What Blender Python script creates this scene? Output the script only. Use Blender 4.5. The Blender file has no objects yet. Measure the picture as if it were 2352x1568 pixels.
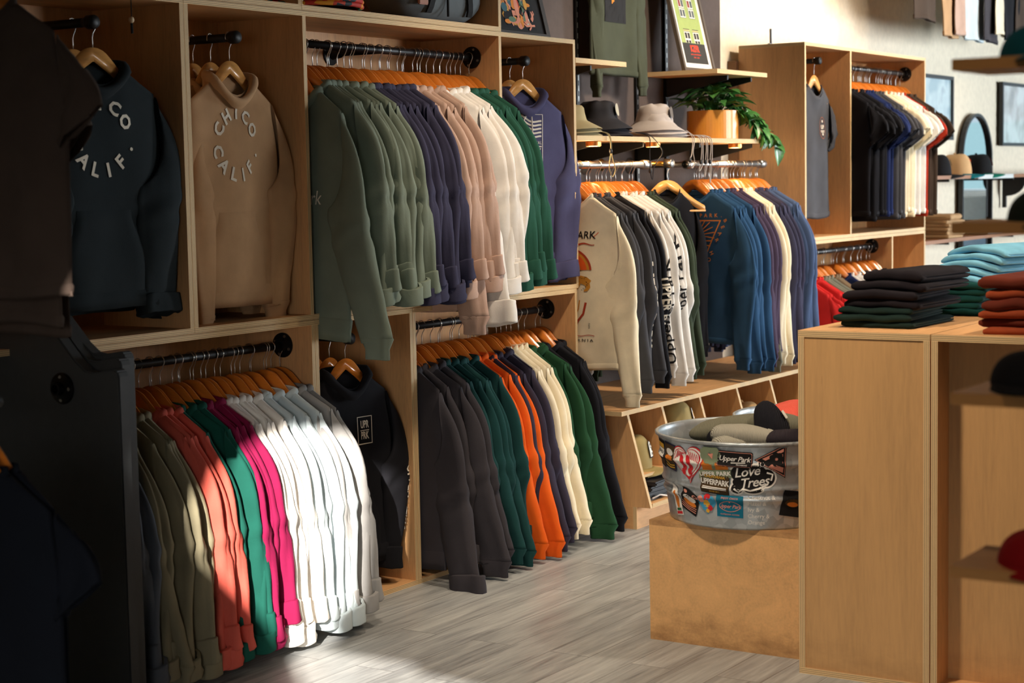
import bpy, bmesh, math, random
from mathutils import Vector, Matrix, noise
from math import sin, cos, pi, sqrt, exp, radians, atan2

random.seed(11)
S = bpy.context.scene
COL = S.collection

# ---------------------------------------------------------------- camera, world, sun, big lights, exposure
# World axes: X runs along the main fixture wall, Y goes into that wall, Z is up. Metres.
def make_camera():
    Fpx, yaw, pitch, roll = 4083.0, 0.99541515, 0.09062775, -0.01896439
    f = Vector((sin(yaw)*cos(pitch), cos(yaw)*cos(pitch), -sin(pitch)))
    r = Vector((cos(yaw), -sin(yaw), 0)); u = r.cross(f)
    r2 = cos(roll)*r + sin(roll)*u; u2 = -sin(roll)*r + cos(roll)*u
    cd = bpy.data.cameras.new('camera'); cam = bpy.data.objects.new('camera', cd); COL.objects.link(cam)
    m = Matrix((r2, u2, -f)).transposed().to_4x4(); m.translation = Vector((0, 0, 1.55))
    cam.matrix_world = m
    cd.sensor_width = 36; cd.lens = Fpx/2352*36; cd.clip_end = 100
    cd.dof.use_dof = True; cd.dof.focus_distance = 6.7; cd.dof.aperture_fstop = 4.0
    S.camera = cam
make_camera()

S.view_settings.view_transform = 'Standard'; S.view_settings.look = 'None'
S.view_settings.exposure = 0.0; S.view_settings.gamma = 1.0; S.view_settings.use_curve_mapping = False
S.cycles.use_denoising = True
S.cycles.max_bounces = 6; S.cycles.diffuse_bounces = 3; S.cycles.glossy_bounces = 3; S.cycles.transmission_bounces = 3
S.cycles.caustics_reflective = False; S.cycles.caustics_refractive = False
S.cycles.sample_clamp_indirect = 6.0

W = bpy.data.worlds.new('world'); S.world = W; W.use_nodes = True
W.node_tree.nodes['Background'].inputs[0].default_value = (0.72, 0.88, 1.0, 1)
W.node_tree.nodes['Background'].inputs[1].default_value = 0.8

SUN_DIR = Vector((0.80, 0.40, -0.39)).normalized()
def make_light(name, kind, loc, energy, color, direction=None, **kw):
    ld = bpy.data.lights.new(name, kind); lo = bpy.data.objects.new(name, ld); COL.objects.link(lo)
    ld.energy = energy; ld.color = color; lo.location = loc
    if direction is not None:
        lo.rotation_euler = Vector(direction).to_track_quat('-Z', 'Y').to_euler()
    for k, v in kw.items(): setattr(ld, k, v)
    return lo
make_light('sunlight', 'SUN', (-4, -3, 6), 14, (1.0, 0.93, 0.84), SUN_DIR, angle=radians(0.5))
# daylight through the shop front behind the camera
make_light('shopfront_daylight', 'AREA', (-1.3, 0.6, 1.2), 9, (1.0, 0.96, 0.90), (5.7, 3.1, -1.6), shape='RECTANGLE', size=2.4, size_y=1.4, spread=radians(46))
# daylight through the side windows across the aisle
make_light('side_window_daylight', 'AREA', (9.6, -4.3, 1.7), 84, (0.93, 0.97, 1.0), (-0.25, 1, -0.05), shape='RECTANGLE', size=4.0, size_y=1.8, spread=radians(62))
# fill light added beside the far window to boost its daylight
make_light('far_daylight_fill', 'AREA', (16.8, -1.6, 1.6), 330, (0.84, 0.93, 1.0), (-4.6, 6.0, -0.1), shape='RECTANGLE', size=3.4, size_y=2.4, spread=radians(85))
# warm ceiling spots aimed at the fixtures
for (x, y, e, tx, ty, tz, sp) in ((5.3, 2.5, 210, 6.0, 3.95, 0.5, 54), (7.5, 2.7, 260, 7.9, 4.2, 1.2, 75), (9.6, 2.4, 290, 9.8, 4.4, 1.9, 80), (11.6, 2.2, 120, 11.4, 4.4, 2.2, 90), (5.9, 1.2, 190, 5.8, 2.0, 1.0, 60), (3.5, 2.4, 320, 5.1, 2.4, 0.55, 56), (1.7, 0.5, 38, 3.2, 0.9, 1.0, 46)):
    make_light('ceiling_spot', 'SPOT', (x, y, 3.45), e, (1.0, 0.82, 0.62), (tx-x, ty-y, tz-3.45), spot_size=radians(sp), spot_blend=0.8, shadow_soft_size=0.12)

# ---------------------------------------------------------------- helpers
def lin(r, g, b):
    def f(c):
        c /= 255.0
        return c/12.92 if c <= 0.04045 else ((c+0.055)/1.055)**2.4
    return (f(r), f(g), f(b), 1)

_m = {}
def nodes(name):
    m = bpy.data.materials.new(name); m.use_nodes = True
    nt = m.node_tree; b = nt.nodes['Principled BSDF']
    return m, nt, b
def N(nt, t, **kw):
    n = nt.nodes.new(t)
    for k, v in kw.items():
        if k in n.inputs.keys() if isinstance(k, str) else False: n.inputs[k].default_value = v
        else: setattr(n, k, v)
    return n
def L(nt, a, b): nt.links.new(a, b)
def mapping(nt, scale, kind='Object'):
    tc = N(nt, 'ShaderNodeTexCoord'); mp = N(nt, 'ShaderNodeMapping')
    mp.inputs['Scale'].default_value = scale
    L(nt, tc.outputs[kind], mp.inputs['Vector']); return mp.outputs['Vector']
def ramp(nt, fac, stops):
    r = N(nt, 'ShaderNodeValToRGB'); e = r.color_ramp.elements
    while len(e) < len(stops): e.new(0.5)
    for i, (p, c) in enumerate(stops): e[i].position = p; e[i].color = c
    L(nt, fac, r.inputs['Fac']); return r.outputs['Color']
def noise_tex(nt, vec, scale, detail=3, rough=0.55, dist=0.0):
    n = N(nt, 'ShaderNodeTexNoise'); n.inputs['Scale'].default_value = scale; n.inputs['Detail'].default_value = detail
    n.inputs['Roughness'].default_value = rough; n.inputs['Distortion'].default_value = dist
    if vec is not None: L(nt, vec, n.inputs['Vector'])
    return n.outputs['Fac']
def bump(nt, b, h, strength, dist=0.002):
    n = N(nt, 'ShaderNodeBump'); n.inputs['Strength'].default_value = strength; n.inputs['Distance'].default_value = dist
    L(nt, h, n.inputs['Height']); L(nt, n.outputs['Normal'], b.inputs['Normal'])
def mul(c, k): return (min(c[0]*k, 1), min(c[1]*k, 1), min(c[2]*k, 1), 1)

def fabric(name, rgb, rough=0.92, var=0.10, rib=False, sheen=0.25):
    if name in _m: return _m[name]
    m, nt, b = nodes(name); c = lin(*rgb)
    v = mapping(nt, (1, 1, 1))
    n1 = noise_tex(nt, v, 9, 4)
    L(nt, ramp(nt, n1, [(0.3, mul(c, 1-var)), (0.7, mul(c, 1+var))]), b.inputs['Base Color'])
    b.inputs['Roughness'].default_value = rough
    b.inputs['Sheen Weight'].default_value = sheen; b.inputs['Sheen Roughness'].default_value = 0.5
    b.inputs['Sheen Tint'].default_value = c
    b.inputs['Specular IOR Level'].default_value = 0.2
    if rib:
        w = N(nt, 'ShaderNodeTexWave'); w.bands_direction = 'X'; w.inputs['Scale'].default_value = 70; L(nt, v, w.inputs['Vector'])
        bump(nt, b, w.outputs['Fac'], 0.6, 0.004)
    else:
        bump(nt, b, noise_tex(nt, v, 420, 2), 0.35, 0.0015)
    _m[name] = m; return m
def plain(name, rgb, rough=0.5, metal=0.0, emit=0.0, spec=0.5, coat=0.0, bumpy=0.0, bscale=60):
    if name in _m: return _m[name]
    m, nt, b = nodes(name); c = lin(*rgb)
    v = mapping(nt, (1, 1, 1)); n1 = noise_tex(nt, v, 25, 3)
    L(nt, ramp(nt, n1, [(0.3, mul(c, 0.93)), (0.7, mul(c, 1.06))]), b.inputs['Base Color'])
    b.inputs['Roughness'].default_value = rough; b.inputs['Metallic'].default_value = metal
    b.inputs['Specular IOR Level'].default_value = spec; b.inputs['Coat Weight'].default_value = coat
    if emit: b.inputs['Emission Color'].default_value = c; b.inputs['Emission Strength'].default_value = emit
    if bumpy: bump(nt, b, noise_tex(nt, v, bscale, 4), bumpy, 0.003)
    _m[name] = m; return m
def wood_face(name, rgb, grain='Z', contrast=0.22, rough=0.55, dirt=0.0, coat=0.0, scale=1.0):
    if name in _m: return _m[name]
    m, nt, b = nodes(name); c = lin(*rgb)
    sc = {'X': (0.7, 7, 7), 'Y': (7, 0.7, 7), 'Z': (7, 7, 0.7)}[grain]
    v = mapping(nt, tuple(s*scale for s in sc))
    n1 = noise_tex(nt, v, 1.6, 5, 0.6, 1.2)
    v2 = mapping(nt, tuple(s*scale*4 for s in sc)); n2 = noise_tex(nt, v2, 6, 3, 0.6)
    mx = N(nt, 'ShaderNodeMix', data_type='FLOAT'); mx.inputs[0].default_value = 0.35
    L(nt, n1, mx.inputs[2]); L(nt, n2, mx.inputs[3])
    col = ramp(nt, mx.outputs[0], [(0.25, mul(c, 1-contrast*1.6)), (0.5, c), (0.75, mul(c, 1+contrast))])
    # small dark knots and pores
    vo = N(nt, 'ShaderNodeTexVoronoi'); vo.inputs['Scale'].default_value = 3.0; L(nt, v, vo.inputs['Vector'])
    kn = ramp(nt, vo.outputs['Distance'], [(0.015, (0.25, 0.2, 0.15, 1)), (0.035, (1, 1, 1, 1))])
    mk = N(nt, 'ShaderNodeMix', data_type='RGBA', blend_type='MULTIPLY'); mk.inputs[0].default_value = 0.35
    L(nt, col, mk.inputs[6]); L(nt, kn, mk.inputs[7]); out = mk.outputs[2]
    if dirt:
        tc = N(nt, 'ShaderNodeTexCoord'); sx = N(nt, 'ShaderNodeSeparateXYZ'); L(nt, tc.outputs['Object'], sx.inputs[0])
        vd = mapping(nt, (4, 4, 9)); nd = noise_tex(nt, vd, 2.2, 5, 0.7)
        mr = N(nt, 'ShaderNodeMapRange'); mr.inputs[1].default_value = 0.0; mr.inputs[2].default_value = 0.22; mr.inputs[3].default_value = 1; mr.inputs[4].default_value = 0
        L(nt, sx.outputs['Z'], mr.inputs[0])
        mm = N(nt, 'ShaderNodeMath', operation='MULTIPLY'); L(nt, mr.outputs[0], mm.inputs[0]); L(nt, nd, mm.inputs[1])
        dm = ramp(nt, mm.outputs[0], [(0.25, (1, 1, 1, 1)), (0.62, (0.45, 0.4, 0.36, 1))])
        md = N(nt, 'ShaderNodeMix', data_type='RGBA', blend_type='MULTIPLY'); md.inputs[0].default_value = dirt
        L(nt, out, md.inputs[6]); L(nt, dm, md.inputs[7]); out = md.outputs[2]
    L(nt, out, b.inputs['Base Color'])
    b.inputs['Roughness'].default_value = rough; b.inputs['Coat Weight'].default_value = coat; b.inputs['Coat Roughness'].default_value = 0.2
    bump(nt, b, n2, 0.12, 0.001)
    _m[name] = m; return m
def ply_edge(name, rgb, axis, thick=0.018, plies=6.5):
    if name in _m: return _m[name]
    m, nt, b = nodes(name); c = lin(*rgb)
    tc = N(nt, 'ShaderNodeTexCoord'); sx = N(nt, 'ShaderNodeSeparateXYZ'); L(nt, tc.outputs['Object'], sx.inputs[0])
    sc = [3, 3, 3]; sc['XYZ'.index(axis)] = 60
    nz = noise_tex(nt, mapping(nt, tuple(sc)), 4, 3)
    a = N(nt, 'ShaderNodeMath', operation='MULTIPLY'); a.inputs[1].default_value = 2*pi*plies/thick/2; L(nt, sx.outputs[axis], a.inputs[0])
    ad = N(nt, 'ShaderNodeMath', operation='MULTIPLY_ADD'); ad.inputs[1].default_value = 0.8; L(nt, nz, ad.inputs[0]); L(nt, a.outputs[0], ad.inputs[2])
    s = N(nt, 'ShaderNodeMath', operation='SINE'); L(nt, ad.outputs[0], s.inputs[0])
    mr = N(nt, 'ShaderNodeMapRange'); mr.inputs[1].default_value = -1; L(nt, s.outputs[0], mr.inputs[0])
    L(nt, ramp(nt, mr.outputs[0], [(0.0, mul(c, 0.30)), (0.3, mul(c, 0.78)), (0.75, mul(c, 1.12))]), b.inputs['Base Color'])
    b.inputs['Roughness'].default_value = 0.7
    _m[name] = m; return m

class MB:
    """Collects geometry for ONE mesh."""
    def __init__(s): s.v = []; s.f = []; s.mi = []; s.cur = 0
    def quad(s, a, b, c, d): s.face([a, b, c, d])
    def face(s, pts):
        i = len(s.v); s.v += [tuple(p) for p in pts]; s.f.append(tuple(range(i, i+len(pts)))); s.mi.append(s.cur)
    def box(s, x0, x1, y0, y1, z0, z1, mats=None):
        i = len(s.v)
        s.v += [(x, y, z) for x in (x0, x1) for y in (y0, y1) for z in (z0, z1)]
        fs = [(0, 1, 3, 2), (4, 6, 7, 5), (0, 4, 5, 1), (2, 3, 7, 6), (0, 2, 6, 4), (1, 5, 7, 3)]
        for k, f in enumerate(fs):
            s.f.append(tuple(i+q for q in f)); s.mi.append(mats[k//2] if mats else s.cur)
    def rings(s, rings, closed=True, cap0=False, cap1=False):
        n = len(rings[0]); b = len(s.v)
        for r in rings: s.v += [tuple(p) for p in r]
        for i in range(len(rings)-1):
            for j in range(n if closed else n-1):
                k = (j+1) % n
                s.f.append((b+i*n+j, b+i*n+k, b+(i+1)*n+k, b+(i+1)*n+j)); s.mi.append(s.cur)
        if cap0: s.f.append(tuple(b+j for j in range(n-1, -1, -1))); s.mi.append(s.cur)
        if cap1: s.f.append(tuple(b+(len(rings)-1)*n+j for j in range(n))); s.mi.append(s.cur)
    def tube(s, pts, r, n=8, cap=True):
        pts = [Vector(p) for p in pts]; R = []
        up = Vector((0, 0, 1))
        for i, p in enumerate(pts):
            t = (pts[min(i+1, len(pts)-1)]-pts[max(i-1, 0)]).normalized()
            if i == 0:
                a = t.cross(up if abs(t.z) < 0.9 else Vector((1, 0, 0))).normalized()
            else: a = (a - t*a.dot(t)).normalized()
            c = t.cross(a); rr = r(i/(len(pts)-1)) if callable(r) else r
            R.append([p+a*cos(2*pi*k/n)*rr+c*sin(2*pi*k/n)*rr for k in range(n)])
        s.rings(R, True, cap, cap)
    def lathe(s, prof, n=32, center=(0, 0, 0), axis='Z', cap0=False, cap1=False):
        R = []
        for (r, h) in prof:
            ring = []
            for k in range(n):
                a = 2*pi*k/n
                p = {'Z': (r*cos(a), r*sin(a), h), 'X': (h, r*cos(a), r*sin(a)), 'Y': (r*sin(a), h, r*cos(a))}[axis]
                ring.append((p[0]+center[0], p[1]+center[1], p[2]+center[2]))
            R.append(ring)
        s.rings(R, True, cap0, cap1)
    def prism(s, outline, y0, y1):
        """outline (x,z) polygon extruded in y"""
        n = len(outline); b = len(s.v)
        s.v += [(x, y0, z) for x, z in outline] + [(x, y1, z) for x, z in outline]
        s.f.append(tuple(b+i for i in range(n))); s.mi.append(s.cur)
        s.f.append(tuple(b+n+i for i in range(n-1, -1, -1))); s.mi.append(s.cur)
        for i in range(n):
            j = (i+1) % n; s.f.append((b+i, b+n+i, b+n+j, b+j)); s.mi.append(s.cur)
    def mesh(s, name, smooth=False, weld=False, bevel=0.0):
        me = bpy.data.meshes.new(name); me.from_pydata(s.v, [], s.f)
        for p, k in zip(me.polygons, s.mi): p.material_index = k; p.use_smooth = smooth
        bm = bmesh.new(); bm.from_mesh(me)
        if weld: bmesh.ops.remove_doubles(bm, verts=bm.verts, dist=1e-5)
        bmesh.ops.recalc_face_normals(bm, faces=bm.faces)
        if bevel:
            es = [e for e in bm.edges if len(e.link_faces) == 2 and e.calc_face_angle(0) > 0.6]
            bmesh.ops.bevel(bm, geom=es, offset=bevel, segments=2, affect='EDGES', clamp_overlap=True)
        bm.to_mesh(me); bm.free()
        return me
    def build(s, name, mats, parent=None, loc=(0, 0, 0), rot=(0, 0, 0), smooth=False, weld=False, bevel=0.0):
        me = s.mesh(name, smooth, weld, bevel)
        for m in (mats if isinstance(mats, (list, tuple)) else [mats]): me.materials.append(m)
        return place(name, me, parent, loc, rot)

def place(name, me, parent=None, loc=(0, 0, 0), rot=(0, 0, 0), mats=None):
    o = bpy.data.objects.new(name, me); COL.objects.link(o); o.parent = parent; o.location = loc; o.rotation_euler = rot
    if mats:
        for i, m in enumerate(mats if isinstance(mats, (list, tuple)) else [mats]):
            o.material_slots[i].link = 'OBJECT'; o.material_slots[i].material = m
    return o
def tag(o, label, cat, group=None, kind=None):
    o['label'] = label; o['category'] = cat
    if group: o['group'] = group
    if kind: o['kind'] = kind
    return o
def thing(name, label, cat, loc=(0, 0, 0), rz=0.0, group=None):
    o = bpy.data.objects.new(name, None); COL.objects.link(o); o.location = loc; o.rotation_euler = (0, 0, rz)
    o.empty_display_size = 0.05
    return tag(o, label, cat, group)
def struct(o): o['kind'] = 'structure'; return o

PLY = (212, 162, 110); PLYE = (226, 192, 142)
def PF(g): return wood_face('birch_plywood_face_'+g, PLY, g)
def PE(a): return ply_edge('birch_plywood_edge_'+a, PLYE, a)
def board(name, x0, x1, y0, y1, z0, z1, parent=None, grain=None, face=None, edge=True):
    """A plywood board: broad faces get veneer, edges get the ply stripes."""
    d = (x1-x0, y1-y0, z1-z0); k = d.index(min(d)); ax = 'XYZ'[k]
    g = grain or 'XYZ'[d.index(max(d))]
    mats = [1, 1, 1]; mats[k] = 0
    mb = MB(); mb.box(0, d[0], 0, d[1], 0, d[2], mats)
    o = mb.build(name, [face or PF(g), PE(ax) if edge is True else edge], parent)
    o.location = (x0, y0, z0)
    if parent is not None: o.location = (x0-parent.location.x, y0-parent.location.y, z0-parent.location.z)
    return o
# ---------------------------------------------------------------- the setting
def floor_material():
    m, nt, b = nodes('grey_vinyl_planks')
    v = mapping(nt, (1, 1, 1))
    br = N(nt, 'ShaderNodeTexBrick'); br.inputs['Scale'].default_value = 1.0
    br.inputs['Brick Width'].default_value = 1.22; br.inputs['Row Height'].default_value = 0.152; br.inputs['Mortar Size'].default_value = 0.0016
    br.inputs['Color1'].default_value = (0.0, 0, 0, 1); br.inputs['Color2'].default_value = (1, 1, 1, 1); br.inputs['Mortar'].default_value = (0.5, 0.5, 0.5, 1)
    br.offset = 0.37; L(nt, v, br.inputs['Vector'])
    # every plank slides the grain so streaks break at the joints
    sp = N(nt, 'ShaderNodeVectorMath', operation='SCALE'); sp.inputs['Scale'].default_value = 7.0; L(nt, br.outputs['Color'], sp.inputs[0])
    ad = N(nt, 'ShaderNodeVectorMath', operation='ADD'); L(nt, v, ad.inputs[0]); L(nt, sp.outputs[0], ad.inputs[1])
    ml = N(nt, 'ShaderNodeVectorMath', operation='MULTIPLY'); ml.inputs[1].default_value = (1.3, 16, 1); L(nt, ad.outputs[0], ml.inputs[0])
    n1 = noise_tex(nt, ml.outputs[0], 1.5, 6, 0.62, 0.8)
    ml2 = N(nt, 'ShaderNodeVectorMath', operation='MULTIPLY'); ml2.inputs[1].default_value = (3, 70, 1); L(nt, ad.outputs[0], ml2.inputs[0])
    n2 = noise_tex(nt, ml2.outputs[0], 1.5, 4, 0.6)
    mx = N(nt, 'ShaderNodeMix', data_type='FLOAT'); mx.inputs[0].default_value = 0.35; L(nt, n1, mx.inputs[2]); L(nt, n2, mx.inputs[3])
    col = ramp(nt, mx.outputs[0], [(0.28, lin(96, 96, 96)), (0.43, lin(156, 158, 158)), (0.58, lin(184, 186, 184)), (0.74, lin(208, 210, 206))])
    tint = ramp(nt, br.outputs['Color'], [(0, (0.84, 0.84, 0.84, 1)), (1, (1, 1, 1, 1))])
    mm = N(nt, 'ShaderNodeMix', data_type='RGBA', blend_type='MULTIPLY'); mm.inputs[0].default_value = 1; L(nt, col, mm.inputs[6]); L(nt, tint, mm.inputs[7])
    seam = ramp(nt, br.outputs['Fac'], [(0, (1, 1, 1, 1)), (1, (0.45, 0.43, 0.42, 1))])
    ms = N(nt, 'ShaderNodeMix', data_type='RGBA', blend_type='MULTIPLY'); ms.inputs[0].default_value = 1; L(nt, mm.outputs[2], ms.inputs[6]); L(nt, seam, ms.inputs[7])
    L(nt, ms.outputs[2], b.inputs['Base Color'])
    L(nt, ramp(nt, n2, [(0.3, (0.34, 0.34, 0.34, 1)), (0.7, (0.5, 0.5, 0.5, 1))]), b.inputs['Roughness'])
    bump(nt, b, n2, 0.12, 0.001)
    return m
def plaster(name, rgb, bs=40, st=0.25):
    return plain(name, rgb, 0.85, spec=0.25, bumpy=st, bscale=bs)

mb = MB(); mb.box(-1.5, 17, -4.5, 4.45, -0.1, 0); struct(mb.build('floor', floor_material()))
mb = MB(); mb.box(-1.5, 17, -4.5, 4.45, 4.0, 4.1); struct(mb.build('ceiling', plaster('dark_ceiling_paint', (120, 108, 92))))
cream = plaster('cream_wall_plaster', (226, 214, 192))
mb = MB(); mb.box(-1.5, 17, 4.45, 4.6, 0, 4.05); struct(mb.build('wall_back', cream))
mb = MB(); mb.box(-1.5, 17, -4.65, -4.5, 0, 4.05); struct(mb.build('wall_aisle', cream))
# charcoal-brown painted panel that backs the middle fixtures
mb = MB(); mb.box(6.0, 9.0, 4.425, 4.45, 0, 4.05); struct(mb.build('trim_1', plaster('umber_wall_paint', (82, 72, 68), 70)))
# brown cleat behind the tall wardrobe
mb = MB(); mb.box(9.14, 9.22, 4.40, 4.45, 0.6, 2.19); struct(mb.build('trim_2', plain('brown_cleat', (120, 84, 52), 0.7)))

def wall_with_hole(name, x0, x1, hole, y0, y1, z0, z1, mat):
    """A wall normal to X with one polygonal opening (y,z points)."""
    bm = bmesh.new()
    for x in (x0, x1):
        def loop(pts):
            vs = [bm.verts.new((x, p[0], p[1])) for p in pts]
            return [bm.edges.new((vs[i], vs[(i+1) % len(vs)])) for i in range(len(vs))]
        es = loop([(y0, z0), (y1, z0), (y1, z1), (y0, z1)]) + loop(hole)
        bmesh.ops.triangle_fill(bm, use_beauty=True, use_dissolve=False, edges=es)
    for i in range(len(hole)):
        a, b2 = hole[i], hole[(i+1) % len(hole)]
        bm.faces.new([bm.verts.new(p) for p in ((x0, *a), (x0, *b2), (x1, *b2), (x1, *a))])
    bmesh.ops.recalc_face_normals(bm, faces=bm.faces)
    me = bpy.data.meshes.new(name); bm.to_mesh(me); bm.free(); me.materials.append(mat)
    return struct(place(name, me))
def back_to_front_wall(p, xw=-1.5):
    """Where the sun ray that lands on p crosses the shop-front wall."""
    t = (p[0]-xw)/SUN_DIR.x
    return (p[1]-SUN_DIR.y*t, p[2]-SUN_DIR.z*t)
SUNLIT = [(4.12, 3.85, 0.50), (4.27, 3.85, 0.68), (4.52, 3.85, 0.77), (4.80, 3.85, 0.70), (5.06, 3.85, 0.60), (4.99, 3.85, 0.02), (4.82, 3.85, -0.03),
          (4.66, 3.74, 0.0), (4.52, 3.70, 0.0), (4.53, 3.33, 0.0), (4.46, 3.28, 0.0), (4.42, 2.95, 0.0), (4.02, 2.60, 0.0), (4.14, 3.46, 0.0), (4.38, 3.72, 0.0), (4.50, 3.85, 0.04), (4.20, 3.85, 0.30)]
hole = [back_to_front_wall(p) for p in SUNLIT]  # no real window: opening in the unseen wall shaped to throw the sun patch
wall_with_hole('wall_front', -1.505, -1.5, hole, -4.5, 4.45, 0, 4.05, cream)
wall_with_hole('wall_far', 17.0, 17.15, [(0.6, 0.12), (4.25, 0.12), (4.25, 2.75), (0.6, 2.75)], -4.5, 4.45, 0, 4.05, cream)
mb = MB(); mb.box(17.03, 17.1, 0.6, 4.25, 0.12, 0.18); mb.box(17.03, 17.1, 0.6, 4.25, 2.69, 2.75); mb.box(17.03, 17.1, 0.6, 0.66, 0.18, 2.69); mb.box(17.03, 17.1, 4.19, 4.25, 0.18, 2.69); mb.box(17.03, 17.1, 2.1, 2.15, 0.18, 2.69)
struct(mb.build('window_1', plain('black_window_frame', (24, 24, 26), 0.5)))
# street outside, seen only in the mirrors
mb = MB(); mb.box(17.2, 40, -14, 16, -0.25, -0.15); struct(mb.build('exterior_street', plain('street_asphalt', (56, 58, 62), 0.9)))
mb = MB(); mb.box(38, 38.3, -14, 16, -0.15, 2.6); struct(mb.build('exterior_building_wall', plain('street_wall', (84, 112, 122), 0.9)))
car = thing('car', 'turquoise car with white roof parked outside, seen in the arched mirror', 'car', (22.5, 1.6, -0.15))
cp = plain('turquoise_car_paint', (16, 104, 150), 0.25, coat=0.6); wp = plain('white_car_paint', (190, 190, 188), 0.3)
mb = MB(); mb.prism([(-2.1, 0.3), (2.1, 0.3), (2.15, 0.75), (1.9, 0.95), (-1.9, 1.0), (-2.15, 0.8)], -0.85, 0.85); mb.build('body', cp, car, (0, 0, 0), (0, 0, pi/2), bevel=0.05)
mb = MB(); mb.prism([(-1.5, 0.98), (1.3, 0.96), (0.8, 1.45), (-1.1, 1.47)], -0.75, 0.75); mb.build('cabin', wp, car, (0, 0, 0), (0, 0, pi/2), bevel=0.05)
mb = MB(); mb.prism([(-1.25, 1.02), (1.05, 1.0), (0.7, 1.38), (-1.0, 1.39)], -0.77, 0.77); mb.build('side_window', plain('car_glass', (60, 80, 90), 0.1), car, (0, 0, 0), (0, 0, pi/2))
for wy in (-1.3, 1.3):
    for wx in (-0.8, 0.8):
        mb = MB(); mb.lathe([(0.02, -0.1), (0.32, -0.1), (0.34, 0), (0.32, 0.1), (0.02, 0.1)], 24, axis='X'); mb.build('wheel', plain('tyre_rubber', (24, 24, 25), 0.9), car, (wx, wy, 0.34), smooth=False)

# ---------------------------------------------------------------- plywood wardrobes on the wall
BLK = plain('black_iron_pipe', (26, 25, 25), 0.45, 0.6, bumpy=0.15, bscale=90)
STEEL = plain('galvanised_pipe', (165, 163, 160), 0.35, 1.0, bumpy=0.1, bscale=90)
T = 0.018
def cabinet(label, x0, x1, z0, z1, divs=(), y0=4.0, y1=4.4, extra=None):
    c = thing('open_wardrobe', label, 'wardrobe', (x0, y0, z0), group='plywood wardrobes along the wall')
    board('top_panel', x0, x1, y0, y1, z1-T, z1, c); board('bottom_panel', x0, x1, y0, y1, z0, z0+T, c)
    board('side_panel', x0, x0+T, y0, y1, z0+T, z1-T, c, 'Z'); board('side_panel', x1-T, x1, y0, y1, z0+T, z1-T, c, 'Z')
    board('back_panel', x0+T, x1-T, y1-0.009, y1, z0+T, z1-T, c, 'Z')
    for d in divs: board('divider', d, d+T, y0, y1-0.009, z0+T, z1-T, c, 'Z')
    return c
cabinet('plywood wardrobe holding the charcoal circle-print hoodies', 3.03, 4.272, 1.072, 2.15)
cabinet('long plywood wardrobe with the tan, sage-to-green and navy hoodies', 4.274, 6.715, 1.072, 2.15, (4.866, 6.11))
cabinet('low plywood wardrobe with the sunlit olive-to-grey hoodies', 3.655, 4.885, 0.0, 1.07)
cabinet('narrow low plywood wardrobe around the black boxed-logo hoodie', 4.887, 5.472, 0.0, 1.07)
cabinet('low plywood wardrobe with charcoal, orange and black hoodies', 5.474, 6.70, 0.0, 1.07)
cabinet('upper plywood box with dark empty inside, over the tan hoodies', 3.6, 4.864, 2.152, 2.70)
cabinet('upper plywood box holding the straw hats and grey duffel bag', 4.866, 6.13, 2.152, 2.70)
cabinet('tall plywood wardrobe by the plant, dark and colourful tees inside', 9.18, 11.09, 1.178, 2.275, (9.832,))
cabinet('lower tall-wardrobe box with red tees, beside the folded jeans', 9.18, 11.09, 0.0, 1.176, (10.50,))
mb = MB(); mb.box(-0.006, 0.006, -0.006, 0.006, 0, 0.085); mb.box(-0.03, 0.006, -0.006, 0.006, 0, 0.004)
tag(mb.build('metal_bracket', plain('zinc_bracket', (150, 150, 148), 0.4, 1.0), None, (9.2, 4.21, 2.275)), 'small upright metal strip standing on the tall wardrobe', 'bracket')

def rail(label, x0, x1, y, z, mat=BLK, flanges=(), r=0.0145, group='clothes rails'):
    t = thing('clothes_rail', label, 'clothes rail', (x0, y, z), group=group)
    mb = MB(); mb.tube([(0, 0, 0), (x1-x0, 0, 0)], r, 16); mb.build('pipe', mat, t, smooth=True)
    for fx, sgn in flanges:
        mb = MB(); mb.lathe([(0.0, 0), (0.043, 0), (0.045, 0.003), (0.044, 0.008), (0.026, 0.011), (0.022, 0.026), (0.0, 0.026)], 28, axis='X')
        if sgn < 0: mb.v = [(-a, b, c) for a, b, c in mb.v]
        f = mb.build('flange', mat, t, (fx-x0, 0, 0), smooth=False, weld=True)
        for k in range(4):
            a = k*pi/2+0.4; mb = MB(); mb.lathe([(0, 0.008), (0.006, 0.008), (0.005, 0.012), (0, 0.0125)], 8, axis='X')
            if sgn < 0: mb.v = [(-p, q, w) for p, q, w in mb.v]
            mb.build('screw', STEEL, f, (0, 0.034*cos(a), 0.034*sin(a)))
    return t
def face_out(label, x, z, y0=4.06, y1=4.39, mat=BLK):
    t = thing('face_out_rail', label, 'clothes rail', (x, y1, z), group='short rails pointing into the aisle')
    mb = MB(); mb.tube([(0, 0, 0), (0, y0-y1, 0)], 0.0145, 16); mb.build('pipe', mat, t, smooth=True)
    mb = MB(); mb.lathe([(0, 0), (0.019, 0), (0.022, 0.006), (0.022, 0.03), (0.017, 0.036), (0.0145, 0.05)], 18, axis='Y'); mb.build('end_cap', mat, t, (0, y0-y1-0.012, 0), smooth=True)
    mb = MB(); mb.lathe([(0.0145, -0.02), (0.044, -0.006), (0.045, 0), (0, 0)], 24, axis='Y'); mb.build('flange', mat, t, (0, -0.002, 0))
    return t
ZU, ZL, YR = 2.052, 0.978, 4.13
up = rail('black pipe rail holding the sage, navy, mauve, white and green hoodies', 4.886, 6.108, YR, ZU, BLK, ((4.886, 1), (6.108, -1)))
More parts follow.
